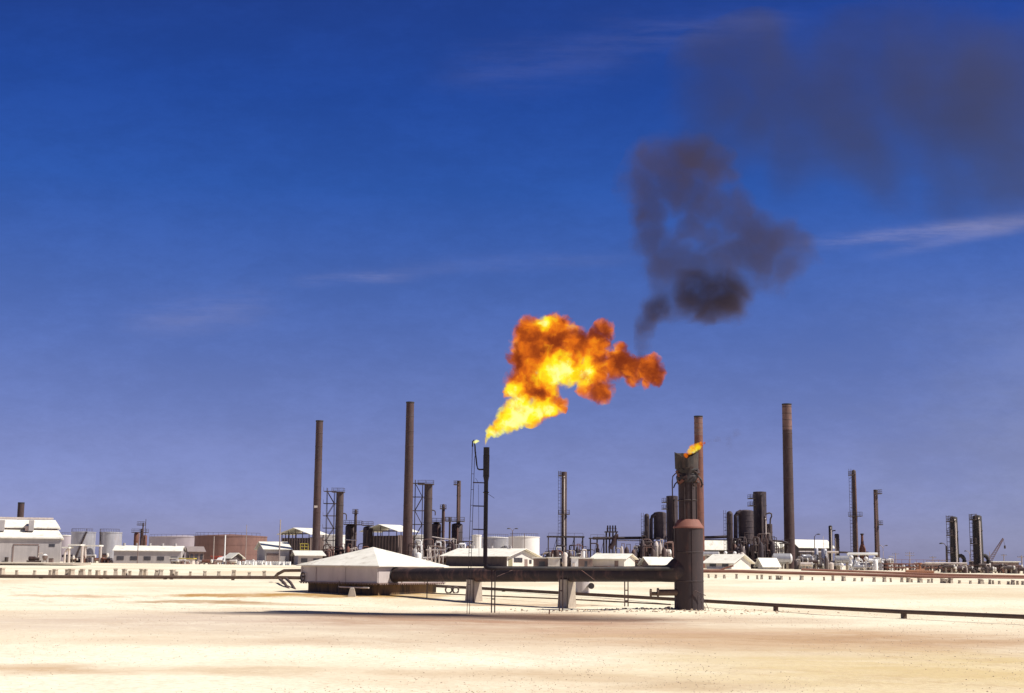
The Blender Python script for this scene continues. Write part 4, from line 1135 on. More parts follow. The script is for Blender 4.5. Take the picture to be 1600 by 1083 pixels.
W0 = at(-500, 897.5, 186); W1 = at(440, 902.4, 186); W2 = at(540, 904.5, 184)
Z = lambda px, py, Y: at(px, py, Y)
pipeline('brown_pipeline', 'long brown pipe running from the frame edge to the white pump house', [W0, Z(120, 901.2, 186), Z(300, 902.0, 186), W1, W2], 2.7 * mpp(186), 'pipe',
         [Z(x, 901.5, 186) for x in (64, 158, 168, 258, 268, 364, 440)])
E = [Z(585, 910.7, 170), Z(600, 911.5, 168), Z(750, 919.2, 155), Z(900, 927.8, 142), Z(1050, 936.2, 134), Z(1210, 945.5, 123), Z(1410, 956, 111), Z(1640, 965.5, 99), Z(2050, 986, 83)]
pipeline('brown_pipeline', 'long brown pipe slanting from the pump house past the vessel to the frame edge', E, .165, 'pipe', [Z(668, 915, 162), Z(787, 921.4, 152), Z(1212, 945.6, 123), Z(1412, 956, 111)])
E2 = [Z(640, 925.5, 143), Z(750, 930.6, 139), Z(873, 935.6, 134), Z(1048, 944.6, 126)]
pipeline('thin_pipeline', 'thin rusty pipe lying on sand beneath the big dark pipe', E2, .06, 'pipe', seg=8)
pipeline('rusty_pipeline', 'rusty red pipeline nearest the eastern stone supports', [Z(1096, 892.4, 236), Z(1140, 892.6, 236), Z(1157, 892.8, 236), Z(1222, 895, 236), Z(1330, 897.5, 236), Z(1480, 902, 236), Z(1640, 905.5, 236), Z(2100, 916, 236)], .27, 'redpipe')
pipeline('rusty_pipeline', 'upper rusty pipeline starting below the silver horizontal tank', [Z(1252, 890, 246), Z(1290, 891.2, 246), Z(1340, 893, 246), Z(1480, 898, 246), Z(1640, 901.5, 246), Z(2100, 912, 246)], .2, 'redpipe')
pipeline('rusty_pipeline', 'faint rusty pipe in front of the brown walled house right of the vessel', [Z(1090, 891, 262), Z(1126, 890.6, 262), Z(1134, 887.5, 262), Z(1146, 884, 262)], .16, 'redpipe')
# expansion loop beside the pump house
a = Z(434, 897, 178); b = Z(444, 891.6, 178); c = Z(472, 891.4, 177)
pipeline('loop_pipe', 'raised brown pipe bend beside the pump house wall', [Z(430, 901.5, 180), a, b, Z(456, 891.4, 178), c], .2, 'pipe')
for px0, py0, px1, py1, lb in ((437, 905, 452, 918, 'brown pipe leg sloping into sand left of the pump house, lower one'), (447, 904, 462, 919, 'brown pipe leg sloping into sand close to the pump house wall')):
    p0 = at(px0, py0, 176); p1 = ground(px1, py1 + 2)
    tag(MB().tube([p0, p0.lerp(p1, .5) + Vector((0, 0, .1)), p1 - Vector((0, 0, .15))], .16, 8).build('sloping_pipe', 'pipe'), lb, 'pipe')


# ------------------------------------------------------------------ the white pump house
def pump_house():
    Y = 140; th = R(39)
    c, dl, dr, a, b = corners(470.5, 592, 694, 884, Y, th)
    base = Vector((c.x, c.y, 0)); mid = base + dl * a / 2 + dr * b / 2
    gz = zg(mid.x, mid.y) - .6; ze = c.z; zb = at(592, 912.5, Y).z; zr = at(582.5, 854.7, mid.y).z
    t = thing('pump_house', 'squat grey white pump house with low pyramid roof, joined to the big dark pipe', 'pump house', (mid.x, mid.y, gz))
    up = lambda p, z: Vector((p.x, p.y, z))
    P = [base, base + dl * a, base + dl * a + dr * b, base + dr * b]
    wl = MB().solid([up(p, zb) for p in P] + [up(p, ze - .1) for p in P], [(0, 1, 5, 4), (1, 2, 6, 5), (2, 3, 7, 6), (3, 0, 4, 7), (4, 5, 6, 7), (0, 3, 2, 1)]).build('wall', 'box', t, smooth=False)
    for f in (0.012, .42, .80, .985):
        p = base + dl * (a * f) - dr * .05; MB().box(up(p, (zb + ze) / 2 - .1), (.16, .1, ze - zb - .3), math.atan2(dl.y, dl.x)).build('seam_strip', 'box', wl, smooth=False)
    for f in (.35, .7, .985):
        p = base + dr * (b * f) - dl * .05; MB().box(up(p, (zb + ze) / 2 - .1), (.16, .1, ze - zb - .3), math.atan2(dr.y, dr.x)).build('seam_strip', 'box', wl, smooth=False)
    e = .38
    Q = [base - dl * e - dr * e, base + dl * (a + e) - dr * e, base + dl * (a + e) + dr * (b + e), base + dr * (b + e) - dl * e]
    r = MB(); q = [up(p, ze) for p in Q]; q2 = [up(p, ze - .09) for p in Q]
    r.solid([up(mid, zr)] + q + q2, [(0, 1, 2), (0, 2, 3), (0, 3, 4), (0, 4, 1), (1, 5, 6, 2), (2, 6, 7, 3), (3, 7, 8, 4), (4, 8, 5, 1), (5, 8, 7, 6)])
    ro = r.build('roof', 'roof', t, smooth=False)
    # flanged lip with bolts along the foot of the wall
    m = MB()
    for d, ln, n in ((dl, a, -dr), (dr, b, -dl)):
        p = base + d * ln / 2 + n * .06; m.box(up(p, zb + .05), (ln + .2, .16, .1), math.atan2(d.y, d.x))
        for i in range(30):
            p = base + d * (ln * (i + .5) / 30) + n * .1; m.box(up(p, zb - .04), (.12, .14, .12), math.atan2(d.y, d.x))
    m.build('bottom_flange', 'brownwall', t, smooth=False)
    m = MB(); k = .55
    S = [base + dl * k + dr * k, base + dl * (a - k) + dr * k, base + dl * (a - k) + dr * (b - k), base + dr * (b - k) + dl * k]
    m.solid([up(p, gz - .6) for p in S] + [up(p, zb) for p in S], [(0, 1, 5, 4), (1, 2, 6, 5), (2, 3, 7, 6), (3, 0, 4, 7), (4, 5, 6, 7), (0, 3, 2, 1)])
    m.build('pit_wall', M('oily_pit_wall', (.10, .058, .026), (.17, .10, .04), stain_shade=(.03, .022, .016), stain_amt=.5), t, smooth=False)
    # valve wheel on the wall
    p = base + dl * (a * .955) - dr * .2; z = at(477, 901, 148).z
    n = -dr
    m = MB(); m.tube([up(p, z) + dl * (.32 * math.cos(i * math.pi / 8)) + Vector((0, 0, .42 * math.sin(i * math.pi / 8))) for i in range(17)], .06, 6)
    m.bar(up(p, z) - n * .2, up(p, z) + n * .1, .16); m.build('handwheel', 'frame', t)
    # drain pipe in front of the pit
    pA = base + dl * (a * .43) - dr * .7; pB = base - dr * .9 + dl * .4
    zq = at(560, 917, 143).z
    m = MB().tube([up(pA, zq + .7), up(pA, zq), up(pA, zq - .02) - dl * .3, up(pB, zq - .03)], .07, 8); m.build('drain_pipe', 'palepipe', t)
    MB().tube([up(pA, zq + .7), up(pA, gz - .3)], .06, 6).build('drain_leg', 'frame', t)
    return P, ze, zb


pump_house()
p = ground(550, 932.5)
t = thing('concrete_pier', 'small white tapered pier in front of the pump house pit', 'pier', (p.x, p.y, p.z - .1))
m = MB(); h = at(550, 919.5, p.y).z; w0, w1 = 6.4 * mpp(p.y), 3.2 * mpp(p.y)
m.solid([(p.x + sx * w0, p.y + sy * w0, p.z - .2) for sx, sy in ((-1, -1), (1, -1), (1, 1), (-1, 1))] + [(p.x + sx * w1, p.y + sy * w1, h) for sx, sy in ((-1, -1), (1, -1), (1, 1), (-1, 1))],
        [(0, 1, 5, 4), (1, 2, 6, 5), (2, 3, 7, 6), (3, 0, 4, 7), (4, 5, 6, 7), (0, 3, 2, 1)]); m.build('block', 'concrete', t, smooth=False)
MB().box((p.x, p.y, h + .04), (w1 * 1.6, w1 * 1.6, .1)).build('bearing_plate', 'wallw', t, smooth=False)

# ------------------------------------------------------------------ burner vessel, big pipe
VY = 121.0; VP = at(1076.6, 930, VY); VX = VP.x; k = mpp(VY)
vz = lambda y: at(1076.6, y, VY).z
VG = zg(VX, VY) - .25
ves = thing('burner_vessel', 'tall oily brown burner vessel with red cone shoulder and torn burning tip', 'flare vessel', (VX, VY, VG))
rb = 22.2 * k; rn = 14 * k; rd = 17.8 * k
zc0, zc1 = vz(823.5), vz(812)
shell = MB().lathe((VX, VY, VG), [(rb, 0), (rb, (zc0 - VG) * .5), (rb, zc0 - VG)], 40).build('shell', 'vessel', ves)
for f in (.03, .36, .70):
    MB().lathe((VX, VY, VG + (zc0 - VG) * f), [(rb + .01, -.05), (rb + .035, 0), (rb + .01, .05)], 40).build('weld_seam', 'vessel', shell)
for ax in (-1.15, .12):
    MB().bar((VX + rb * math.sin(ax), VY - rb * math.cos(ax), VG), (VX + rb * math.sin(ax), VY - rb * math.cos(ax), zc0), .06).build('seam_strip', 'vessel', shell)
cone = MB().lathe((VX, VY, zc0 - .02), [(rb + .07, -.10), (rb + .07, .03), (rb * .93, (zc1 - zc0) * .35), (rn + .12, zc1 - zc0), (rn, zc1 - zc0 + .05)], 40).build('cone_shoulder', 'cone', ves)
zn = vz(748)
neck = MB().lathe((VX - .05, VY, zc1 - .05), [(rn, 0), (rn * 1.0, (zn - zc1) * .5), (rn, zn - zc1 + .1)], 32).build('neck', 'vessel', ves)
m = MB()
for a in (-2.0, -1.2, -.5, .9):
    m.bar((VX - .05 + (rn + .05) * math.cos(a), VY + (rn + .05) * math.sin(a), zc1), (VX - .05 + (rn + .05) * math.cos(a), VY + (rn + .05) * math.sin(a), zn), .1)
m.build('strut', 'vessel', neck)
MB().lathe((VX - .05, VY, vz(782)), [(rn + .02, -.06), (rn + .07, 0), (rn + .02, .06)], 32).build('weld_seam', 'vessel', neck)
# burnt collar: buckled plates
zt0, zt1 = vz(752), vz(731)
col_ = MB().lathe((VX - .03, VY, zt0), [(rn + .1, -.1), (rn + .18, .3), (rn + .06, .6), (rn + .2, .9), (rn + .12, zt1 - zt0 + .1)], 30,
                  wob=lambda a, z: (.10 * noise.noise(Vector((math.cos(a) * 2.2, math.sin(a) * 2.2, z * 2.3))), .05 * math.sin(5 * a))).build('burnt_collar', 'black', ves)
rr = random.Random(3)
for i in range(20):
    a = -math.pi * (.02 + .96 * rr.random()); z = zt0 - .35 + (zt1 - zt0 + .35) * rr.random()
    c = Vector((VX + (rn + .20) * math.cos(a), VY + (rn + .20) * math.sin(a), z))
    mb_ = MB(); w, h = rr.uniform(.18, .5), rr.uniform(.15, .42)
    q = [Vector((-w / 2 + rr.uniform(-.06, .06), 0, -h / 2)), Vector((w / 2, rr.uniform(-.05, .12), -h / 2 + rr.uniform(-.1, .1))), Vector((w / 2 - rr.uniform(0, .15), -.05, h / 2)), Vector((-w / 2, rr.uniform(-.1, .05), h / 2 - rr.uniform(0, .15)))]
    M4 = Matrix.Translation(c) @ Matrix.Rotation(a + math.pi / 2, 4, 'Z') @ Matrix.Rotation(rr.uniform(-.5, .5), 4, 'X') @ Matrix.Rotation(rr.uniform(-.6, .6), 4, 'Y')
    mb_.slab([M4 @ v for v in q], 0, down=(M4.to_3x3() @ Vector((0, .03, 0))))
    mb_.build('torn_plate', ('black', 'rust', 'tower', 'vessel')[i % 4], col_, smooth=False)
m = MB().tube([(VX - rn - .1, VY - .2, vz(752)), (VX - rn - .35, VY - .25, vz(757)), (VX - rn - .48, VY - .25, vz(763))], .06, 6); m.build('hanging_strip', 'black', col_)
m = MB().tube([(VX + rn + .05, VY - .3, vz(744)), (VX + rn + .3, VY - .35, vz(750)), (VX + rn + .42, VY - .3, vz(757)), (VX + rn + .3, VY - .3, vz(762))], .10, 6); m.build('hanging_strip', 'tower', col_)
# torn burner drum, open at the top
zd0, zd1 = vz(733), vz(707)
m = MB(); seg = 48; H = zd1 - zd0
rings = []
for (rad, inner) in ((rd, 0), (rd - .05, 1)):
    lo, hi = [], []
    for i in range(seg):
        a = 2 * math.pi * i / seg
        fr = math.sin(a)                                  # -1 towards the camera side
        cut = max(0, -fr - .15) ** .7 * .42 * (1 - min(1, abs(math.cos(a) + .12) * 1.15)) ** .6
        jag = .10 * noise.noise(Vector((i * .9, 2.2, 0))) * (1 if fr < .3 else .4)
        top = H * (1 - cut + jag * .7 - .04 * (fr < 0)); bot = H * (.02 + .05 * noise.noise(Vector((i * .7, 9, 0))))
        p = Vector((VX - .1 + rad * math.cos(a), VY + rad * math.sin(a), zd0))
        lo.append(m.bm.verts.new(p + Vector((0, 0, bot)))); hi.append(m.bm.verts.new(p + Vector((.04 * math.cos(a), .04 * math.sin(a), top))))
    rings.append((lo, hi))
for i in range(seg):
    j = (i + 1) % seg; (l0, h0), (l1, h1) = rings
    m.bm.faces.new((l0[i], l0[j], h0[j], h0[i])); m.bm.faces.new((l1[j], l1[i], h1[i], h1[j])); m.bm.faces.new((h0[i], h0[j], h1[j], h1[i])); m.bm.faces.new((l0[j], l0[i], l1[i], l1[j]))
m.build('burner_drum', M('scorched_plate', (.035, .026, .023), (.095, .070, .056), stain_shade=(.02, .018, .016), stain_amt=.5, scale=1.2), ves, smooth=False)
MB().lathe((VX - .1, VY, zd0 - .15), [(rn + .1, 0), (rd - .1, .25)], 28).build('drum_floor', 'black', ves)
# branch of the big pipe, stub with flange, conduit
zp = at(1050, 897, VY).z
m = MB(); m.tube([(VX - rb * .2, VY + .05, zp + .3), (VX - rb * .72, VY + .05, zp + .28), (VX - rb * .93, VY + .06, zp + .24), (VX - rb - .12, VY + .08, zp + .15), (VX - rb - .4, VY + .18, zp + .06), (VX - rb - .75, VY + .34, zp + .015), (VX - rb - 1.05, VY + .5, zp)], [1.2, 1.14, 1.02, .88, .755, .69, .665], 32)
m.build('branch_nozzle', 'bigpipe', ves)
zs_ = at(1030, 925.5, VY).z; sx = VX - rb
st = MB().tube([(sx + .3, VY - .4, zs_), (sx - .2, VY - .4, zs_), (sx - 1.35, VY - .4, zs_ - .02)], .27, 14).build('stub_pipe', 'pipe', ves)
MB().cyl((sx - 1.5, VY - .4, zs_), (sx - 1.35, VY - .4, zs_), .36, seg=16).build('flange', 'pipe', st)
MB().cyl((sx - 2.05, VY - .4, zs_ - .12), (sx - 1.5, VY - .4, zs_ - .12), .16, seg=10).build('valve_body', 'pipe', st)
MB().cyl((sx - 2.1, VY - .4, zs_ - .05), (sx - 1.95, VY - .4, zs_ - .05), .33, seg=14).build('flange', 'pipe', st)
X0 = at(1050.6, 780, VY - .3)
m = MB().tube([(VX - rn * .8, VY - .6, vz(742)), (VX - rn - .25, VY - .5, vz(739.5)), (X0.x + .28, VY - .35, vz(740.5)), (X0.x + .05, VY - .3, vz(745)), (X0.x, VY - .3, vz(752)), (X0.x + .02, VY - .3, vz(800)), (X0.x + .2, VY - .4, vz(822)), (X0.x + .1, VY - .5, vz(870))], .05, 8)
m.build('conduit', 'frame', ves)
for ax, z0_, z1_ in ((.55, 930, 948), (.85, 928, 951)):
    MB().bar((VX + (rb + .05) * math.sin(ax), VY - (rb + .05) * math.cos(ax), vz(z0_)), (VX + (rb + .5) * math.sin(ax + .25), VY - (rb + .6) * math.cos(ax + .25), VG + .2), .04).build('wire', 'tower', ves)
MB().bar((VX + .25 * rb, VY - rb - .1, vz(922)), (VX + 1.0 * rb, VY - rb * .9 - .1, vz(930)), .07).build('brace_strip', 'tower', ves)

A = at(617, 898.6, 141.8); B = Vector((VX - rb - .9, VY + .45, zp))
bp = thing('big_pipe', 'thick dark pipe on piers linking the pump house to the burner vessel', 'pipe', ((A.x + B.x) / 2, (A.y + B.y) / 2, zg((A.x + B.x) / 2, (A.y + B.y) / 2)))
d = (B - A).normalized()
MB().tube([A - d * 1.2, A + d * .1, A.lerp(B, .33) - Vector((0, 0, .01)), A.lerp(B, .66), B], .66, 28).build('pipe_shell', 'bigpipe', bp)
MB().tube([A - d * .25, A + d * .12], .76, 28).build('wall_collar', 'black', bp)
for f in (.18, .37, .56, .75, .93):
    q = A.lerp(B, f); MB().tube([q - d * .06, q + d * .06], .675, 28).build('weld_ring', 'bigpipe', bp)
for f0 in (.62, .8):
    q = A.lerp(B, f0); MB().box((q.x, q.y - .1, q.z + .64), (1.5, .5, .10), math.atan2(d.y, d.x)).build('patch_plate', 'rust', bp, smooth=False)


def pier(label, x0, x1, yb, hgt):
    p = ground((x0 + x1) / 2, yb); px = (x0 + x1) / 2
    f = (at(px, 898, p.y).x - A.x) / (B.x - A.x); q = A.lerp(B, f)
    w = (x1 - x0) * mpp(q.y) * .38; zt = q.z - .45; g = zg(q.x, q.y) - .3
    t = thing('pipe_pier', label, 'pier', (q.x, q.y, g))
    ang = math.atan2(d.y, d.x)
    u = Vector((math.cos(ang), math.sin(ang), 0)); v = Vector((-u.y, u.x, 0)); c = Vector((q.x, q.y, 0))
    m = MB(); b = [c + u * (sx * w * 1.05) + v * (sy * .75) for sx, sy in ((-1, -1), (1, -1), (1, 1), (-1, 1))]; tp = [c + u * (sx * w * .82) + v * (sy * .62) for sx, sy in ((-1, -1), (1, -1), (1, 1), (-1, 1))]
    m.solid([Vector((p_.x, p_.y, g)) for p_ in b] + [Vector((p_.x, p_.y, zt)) for p_ in tp], [(0, 1, 5, 4), (1, 2, 6, 5), (2, 3, 7, 6), (3, 0, 4, 7), (4, 5, 6, 7), (0, 3, 2, 1)])
    m.build('post', 'concrete', t, smooth=False)
    MB().box((q.x, q.y, zt - .12), (w * 1.75, 1.4, .22), ang).build('saddle', 'concrete', t, smooth=False)
    s = c + u * w * 1.15 - v * .6
    MB().tube([(s.x, s.y, q.z - .2), (s.x, s.y, g + .4), (s.x + .05, s.y - .15, g + .2)], .045, 6).build('drip_pipe', 'frame', t)


pier('concrete pier under the big pipe just behind the flare ladder foot', 731.5, 750.5, 939.5, 0)
pier('concrete pier under the big pipe nearest the burner vessel', 873.5, 895, 947.5, 0)

# ------------------------------------------------------------------ gas flare with its ladder and feed pipe
FY = 112.0; k = mpp(FY)
fz = lambda y: at(759, y, FY).z
FX = at(759, 800, FY).x
fl = thing('flare_stack', 'thin black gas flare pipe with thicker burner tip under the great flame', 'flare', (FX, FY, zg(FX, FY)))
zq = fz(887.5)
n1 = at(1022, 888.6, 120.2)
e = [Vector((FX, FY, fz(750)))] + [Vector((FX, FY, fz(880)))] + [Vector((FX + .28 * (1 - math.cos(a)), FY, zq + .28 - .28 * math.sin(a))) for a in (R(30), R(60), R(90))]
dd = (n1 - e[-1]); e += [e[-1] + dd * f for f in (.05, .3, .6, .9, .985)] + [Vector((VX - rb * .9, VY - .7, n1.z))]
MB().tube(e, [.17, .17, .17, .165, .16] + [.15] * 6, 16).build('riser_pipe', 'black', fl)
MB().lathe((FX, FY, fz(752)), [(.17, 0), (.24, fz(744) - fz(752)), (.25, fz(712) - fz(752)), (.235, fz(711) - fz(752)), (.235, fz(699) - fz(752)), (.20, fz(699) - fz(752)), (.2, fz(704) - fz(752))], 20).build('burner_tip', 'black', fl)
for y in (712, 744, 769.5):
    MB().lathe((FX, FY, fz(y)), [(.19, -.05), (.28 if y < 760 else .26, 0), (.19, .05)], 18).build('flange', 'black', fl)
# pilot pipe
lt = at(739.3, 691, FY); c1 = at(742.5, 706, FY); c2 = at(745, 727, FY)
MB().tube([lt + Vector((-.05, 0, -.35)), lt + Vector((-.03, 0, .05)), lt + Vector((.06, 0, .16)), lt.lerp(c1, .4) + Vector((.08, 0, 0)), c1, at(744, 717, FY), c2, at(746.5, 732.5, FY), at(749, 733.8, FY), Vector((FX - .15, FY, fz(733.5)))], .06, 8).build('pilot_pipe', 'black', fl)
# ladder mast
gb = ground(736.8, 952); tp_ = at(739.6, 716, FY)
tl = thing('flare_ladder', 'thin two legged ladder mast strapped to the black flare pipe', 'ladder', (gb.x, gb.y, gb.z))
gb = Vector((gb.x, FY + .6, zg(gb.x, FY + .6))) if abs(gb.y - FY) > 8 else gb
m = ladder_mb(gb - Vector((0, 0, .2)), tp_, .19, .045, 1.15); m.build('rails', 'frame', tl)
m = MB(); m.bar(tp_ + Vector((-.1, 0, 0)), lt + Vector((-.05, 0, -.3)), .05); m.bar(tp_ + Vector((.09, 0, 0)), at(744, 706, FY), .04); m.build('mast_top', 'frame', tl)
for y in (754, 790.5, 827):
    p = at(741, y, FY); m = MB(); m.bar(p + Vector((-.1, 0, 0)), (FX - .1, FY, p.z - .02), .09); m.bar(p + Vector((-.1, .2, 0)), (FX - .1, FY + .1, p.z - .02), .06); m.build('bracket', 'frame', tl)
m = MB(); m.bar(at(747.5, 757, FY), at(748.5, 876, FY), .025); m.bar(at(743, 747, FY), at(748, 755, FY), .025); m.build('cable', 'frame', tl)
MB().bar((FX + .1, FY, fz(771)), at(772.5, 778.5, FY), .03).build('loose_wire', 'frame', fl)


def prop_frame(label, x0, x1, ytop, yb, rungs):
    g = ground((x0 + x1) / 2, yb); a = at(x0, ytop, g.y); b = at(x1, ytop, g.y); z0 = zg(g.x, g.y)
    t = thing('pipe_trestle', label, 'trestle', (g.x, g.y, z0))
    w = .10
    for q in (a, b): MB().box((q.x, g.y, (z0 - .2 + q.z) / 2), (w, w, q.z - z0 + .2)).build('leg', 'stack', t, smooth=False)
    for f in rungs: MB().box(((a.x + b.x) / 2, g.y, z0 + (a.z - z0) * f), (b.x - a.x - w - .004, w * .8, w)).build('rung', 'stack', t, smooth=False)
    MB().box(((a.x + b.x) / 2, g.y, a.z + .05), (b.x - a.x + .25, .5, .09)).build('pipe_seat', 'stack', t, smooth=False)
    return t


prop_frame('rusty two legged pipe trestle nearest the flare pipe elbow', 768.6, 773.6, 890.5, 957.5, (.32, .74))
prop_frame('rusty two legged pipe trestle in front of the second pier', 874.2, 879.4, 891, 955.8, (.5, .85))
prop_frame('rusty two legged pipe trestle nearest the burner vessel', 976, 981.2, 891.5, 948, (.45, .72, .15))
for (x0, y0, x1, y1, Y0, Y1, lb) in ((776, 901, 805, 889, 112, 114, 'thin brace rod from the trestle at the flare elbow'), (906, 889, 930, 907, 117.5, 118, 'pale thin rod slanting across the big pipe')):
    tag(MB().bar(at(x0, y0, Y0), at(x1, y1, Y1), .045).build('brace_rod', 'pale_rust'), lb, 'rod')
g = ground(858, 959.5); tag(MB().cyl((g.x, g.y, g.z - .1), at(858.6, 953, g.y), .05, seg=8).build('stake', 'rust'), 'short rusty stake in the sand between the two trestles', 'stake')
g = ground(667, 935); tag(MB().tube([(g.x, g.y, g.z - .1), (g.x, g.y, g.z + .8), (g.x + .02, g.y, at(667, 905, g.y).z)], .05, 8).build('standpipe', 'frame'), 'thin dark standpipe in front of the big pipe by the pump house', 'standpipe')
g = ground(840, 917.5)
# small white tank box behind the pipe
p = at(911, 916, 150); gz = zg(p.x, 150)
t = thing('white_drum', 'white round tank behind the big pipe with a dark hatch', 'tank', (p.x, 150, gz))
r_ = 11 * mpp(150); zt = at(911, 905, 150).z
MB().lathe((p.x, 150 + r_, gz), [(r_, -.2), (r_, zt - gz)], 24).build('shell', 'box', t); MB().lathe((p.x, 150 + r_, zt), [(r_ + .05, -.05), (r_ + .05, .05), (.1, .3)], 24).build('lid', 'roof', t)
q = at(923.5, 915.5, 150.3); MB().cyl((q.x, 150.2, q.z), (q.x, 149.7, q.z), .32, seg=12).build('hatch', 'black', t)
# rusty pipe wheels left of the first pier
for i, px in enumerate((701, 712)):
    q = ground(px, 927 + i * .2)
    if i == 0:
        t0 = thing('pipe_flange', 'brown flange ring lying on its edge beside the first pier', 'flange', (q.x, q.y, q.z), 'flange rings beside the first pier')
        MB().tube([(q.x + .32 * math.cos(a), q.y, q.z + .33 + .32 * math.sin(a)) for a in [j * math.pi / 8 for j in range(17)]], .09, 6).build('ring', 'frame', t0)
    else:
        t = t0.copy(); COL.objects.link(t); t.location = (q.x, q.y, q.z); t.rotation_euler = (0, 0, .5 * i)
        for c in t0.children: dch = c.copy(); COL.objects.link(dch); dch.parent = t


# ------------------------------------------------------------------ flame and smoke: real volumes of bounded shape
def blobs_px(lst):
    return [(at(x, y, Y), r * mpp(Y)) for (x, y, r, Y) in lst]


def hull(name, blobs, grow, vox):
    bm = bmesh.new()
    for c, r in blobs:
        bmesh.ops.create_icosphere(bm, subdivisions=2, radius=r * grow, matrix=Matrix.Translation(c))
    me = bpy.data.meshes.new(name); bm.to_mesh(me); bm.free()
    o = bpy.data.objects.new(name, me); COL.objects.link(o)
    md = o.modifiers.new('remesh', 'REMESH'); md.mode = 'VOXEL'; md.voxel_size = vox
    return o


def field(t, vec, blobs, k):
    acc = None
    for c, r in blobs:
        d = t.vmath('DISTANCE', vec, tuple(c)).outputs['Value']
        f = t.math('MULTIPLY_ADD', d, -1 / r, 1.0)
        acc = f if acc is None else t.math('SMOOTH_MAX', acc, f, k)
    return acc


def warp(t, pos, scale, amp, detail=2):
    n = t.noise(pos, scale, detail, .6, out='Color')
    return t.vmath('ADD', pos, t.vmath('MULTIPLY', t.vmath('SUBTRACT', n, (.5, .5, .5)).outputs[0], (amp, amp, amp)).outputs[0]).outputs[0]


def flame(name, label, blobs, heat, wsc, wamp, nsc, dens, vox, step, strength=1.0, base_heat=.475, group=None, cold=None):
    o = hull(name, blobs, 1.2, vox); tag(o, label, 'flame', group)
    m, nt = newmat(name + '_fire'); t = NT(nt)
    pos = t.n('ShaderNodeNewGeometry').outputs['Position']
    w = warp(t, warp(t, pos, wsc * 3.2, wamp * .42, 2), wsc, wamp, 2)
    f = field(t, w, blobs, .12)
    fine = t.noise(w, nsc * 1.3, 6, .68)
    e = t.math('ADD', f, t.math('MULTIPLY', t.math('SUBTRACT', fine, .5), 1.5))
    d = t.math('MULTIPLY', t.smooth(e, -.02, .48), dens)
    h = field(t, w, heat, .25)
    crease = t.noise(warp(t, w, nsc * .6, .9 / nsc, 2), nsc * .62, 5, .60)
    temp = t.math('ADD', t.math('MULTIPLY', t.math('MAXIMUM', h, -.30), .66), base_heat)
    temp = t.math('ADD', temp, t.math('MULTIPLY', t.math('SUBTRACT', crease, .5), 2.0), clamp=True)
    if cold:
        k_ = field(t, w, cold, .2)
        temp = t.math('SUBTRACT', temp, t.math('MULTIPLY', t.math('MAXIMUM', k_, 0.0), .42), clamp=True)
    col = t.ramp(temp, [(0, (.20, .030, .008)), (.2, (.42, .075, .010)), (.4, (.80, .165, .010)), (.56, (.98, .34, .012)), (.68, (1.0, .62, .012)), (.80, (1.02, .82, .012)), (.93, (1.05, .98, .035)), (1, (1.08, 1.05, .35))])
    em = t.n('ShaderNodeEmission'); t.l(col, em.inputs['Color']); t.l(t.math('MULTIPLY', d, strength), em.inputs['Strength'])
    ab = t.n('ShaderNodeVolumeAbsorption'); ab.inputs['Color'].default_value = (0, 0, 0, 1); t.l(d, ab.inputs['Density'])
    ad = t.n('ShaderNodeAddShader'); t.l(em.outputs[0], ad.inputs[0]); t.l(ab.outputs[0], ad.inputs[1])
    out = t.n('ShaderNodeOutputMaterial'); t.l(ad.outputs[0], out.inputs['Volume'])
    m.cycles.volume_step_rate = step
    o.data.materials.append(m)
    return o


FB = [(759.5, 698, 3.6, 112), (760, 691, 4.6, 112), (762, 684, 6, 112), (766, 675, 9, 112), (779, 667, 15, 111.7), (795, 655, 22, 111.5), (812, 641, 25, 111), (835, 645, 19, 111), (856, 639, 17, 111), (873, 630, 15, 111), (878, 640, 9, 110.6), (830, 660, 10, 110.8),
      (800, 612, 15, 111.5), (822, 600, 34, 111), (850, 610, 30, 110.6), (828, 560, 37, 110.8), (836, 527, 36, 110.8), (868, 521, 32, 110.5), (862, 565, 36, 110.3), (898, 540, 31, 110), (895, 576, 27, 109.6), (930, 540, 28, 109.6),
      (945, 514, 18, 109.6), (930, 578, 30, 109.4), (938, 612, 22, 109.2), (916, 603, 18, 109.4), (966, 568, 27, 109), (990, 577, 25, 108.6), (1013, 580, 25, 108.3), (1022, 566, 16, 108.2), (1024, 595, 12, 108), (1033, 583, 10, 108), (1008, 604, 9, 108.2), (984, 598, 11, 108.6), (970, 545, 12, 109)]
FH = [(763, 688, 16, 112), (768, 676, 24, 112), (790, 660, 40, 111.5), (822, 648, 36, 111), (800, 628, 28, 110.6), (858, 640, 22, 110.4), (872, 586, 36, 109), (908, 582, 28, 108.4), (842, 592, 20, 109), (850, 503, 16, 110), (812, 655, 34, 110.8), (842, 650, 24, 110.4)]
flame('gas_flame', 'huge orange and yellow flame blowing sideways from the black flare pipe', blobs_px(FB), blobs_px(FH), .55, 1.6, 1.25, 3.6, .28, .13, strength=.86, cold=blobs_px([(846, 615, 26, 110), (800, 565, 26, 110), (938, 616, 26, 109), (1022, 582, 30, 108), (985, 570, 26, 108.6), (868, 540, 26, 109.6), (940, 520, 22, 109.4)]))
PB = [(741.5, 691, 2.6, 112), (744.5, 689.8, 3.0, 112), (747, 689.3, 2.0, 112)]
flame('pilot_flame', 'tiny white flame at the tip of the curved pilot pipe', blobs_px(PB), blobs_px([(744, 690, 9, 112)]), 2, .12, 4, 9, .05, .06, .9, .75)
TB = [(1078, 705, 6, 121), (1083, 701, 7.5, 121), (1089, 697.5, 6, 120.8), (1095, 694, 4, 120.6), (1100, 692, 2.6, 120.5), (1072, 712, 5, 121)]
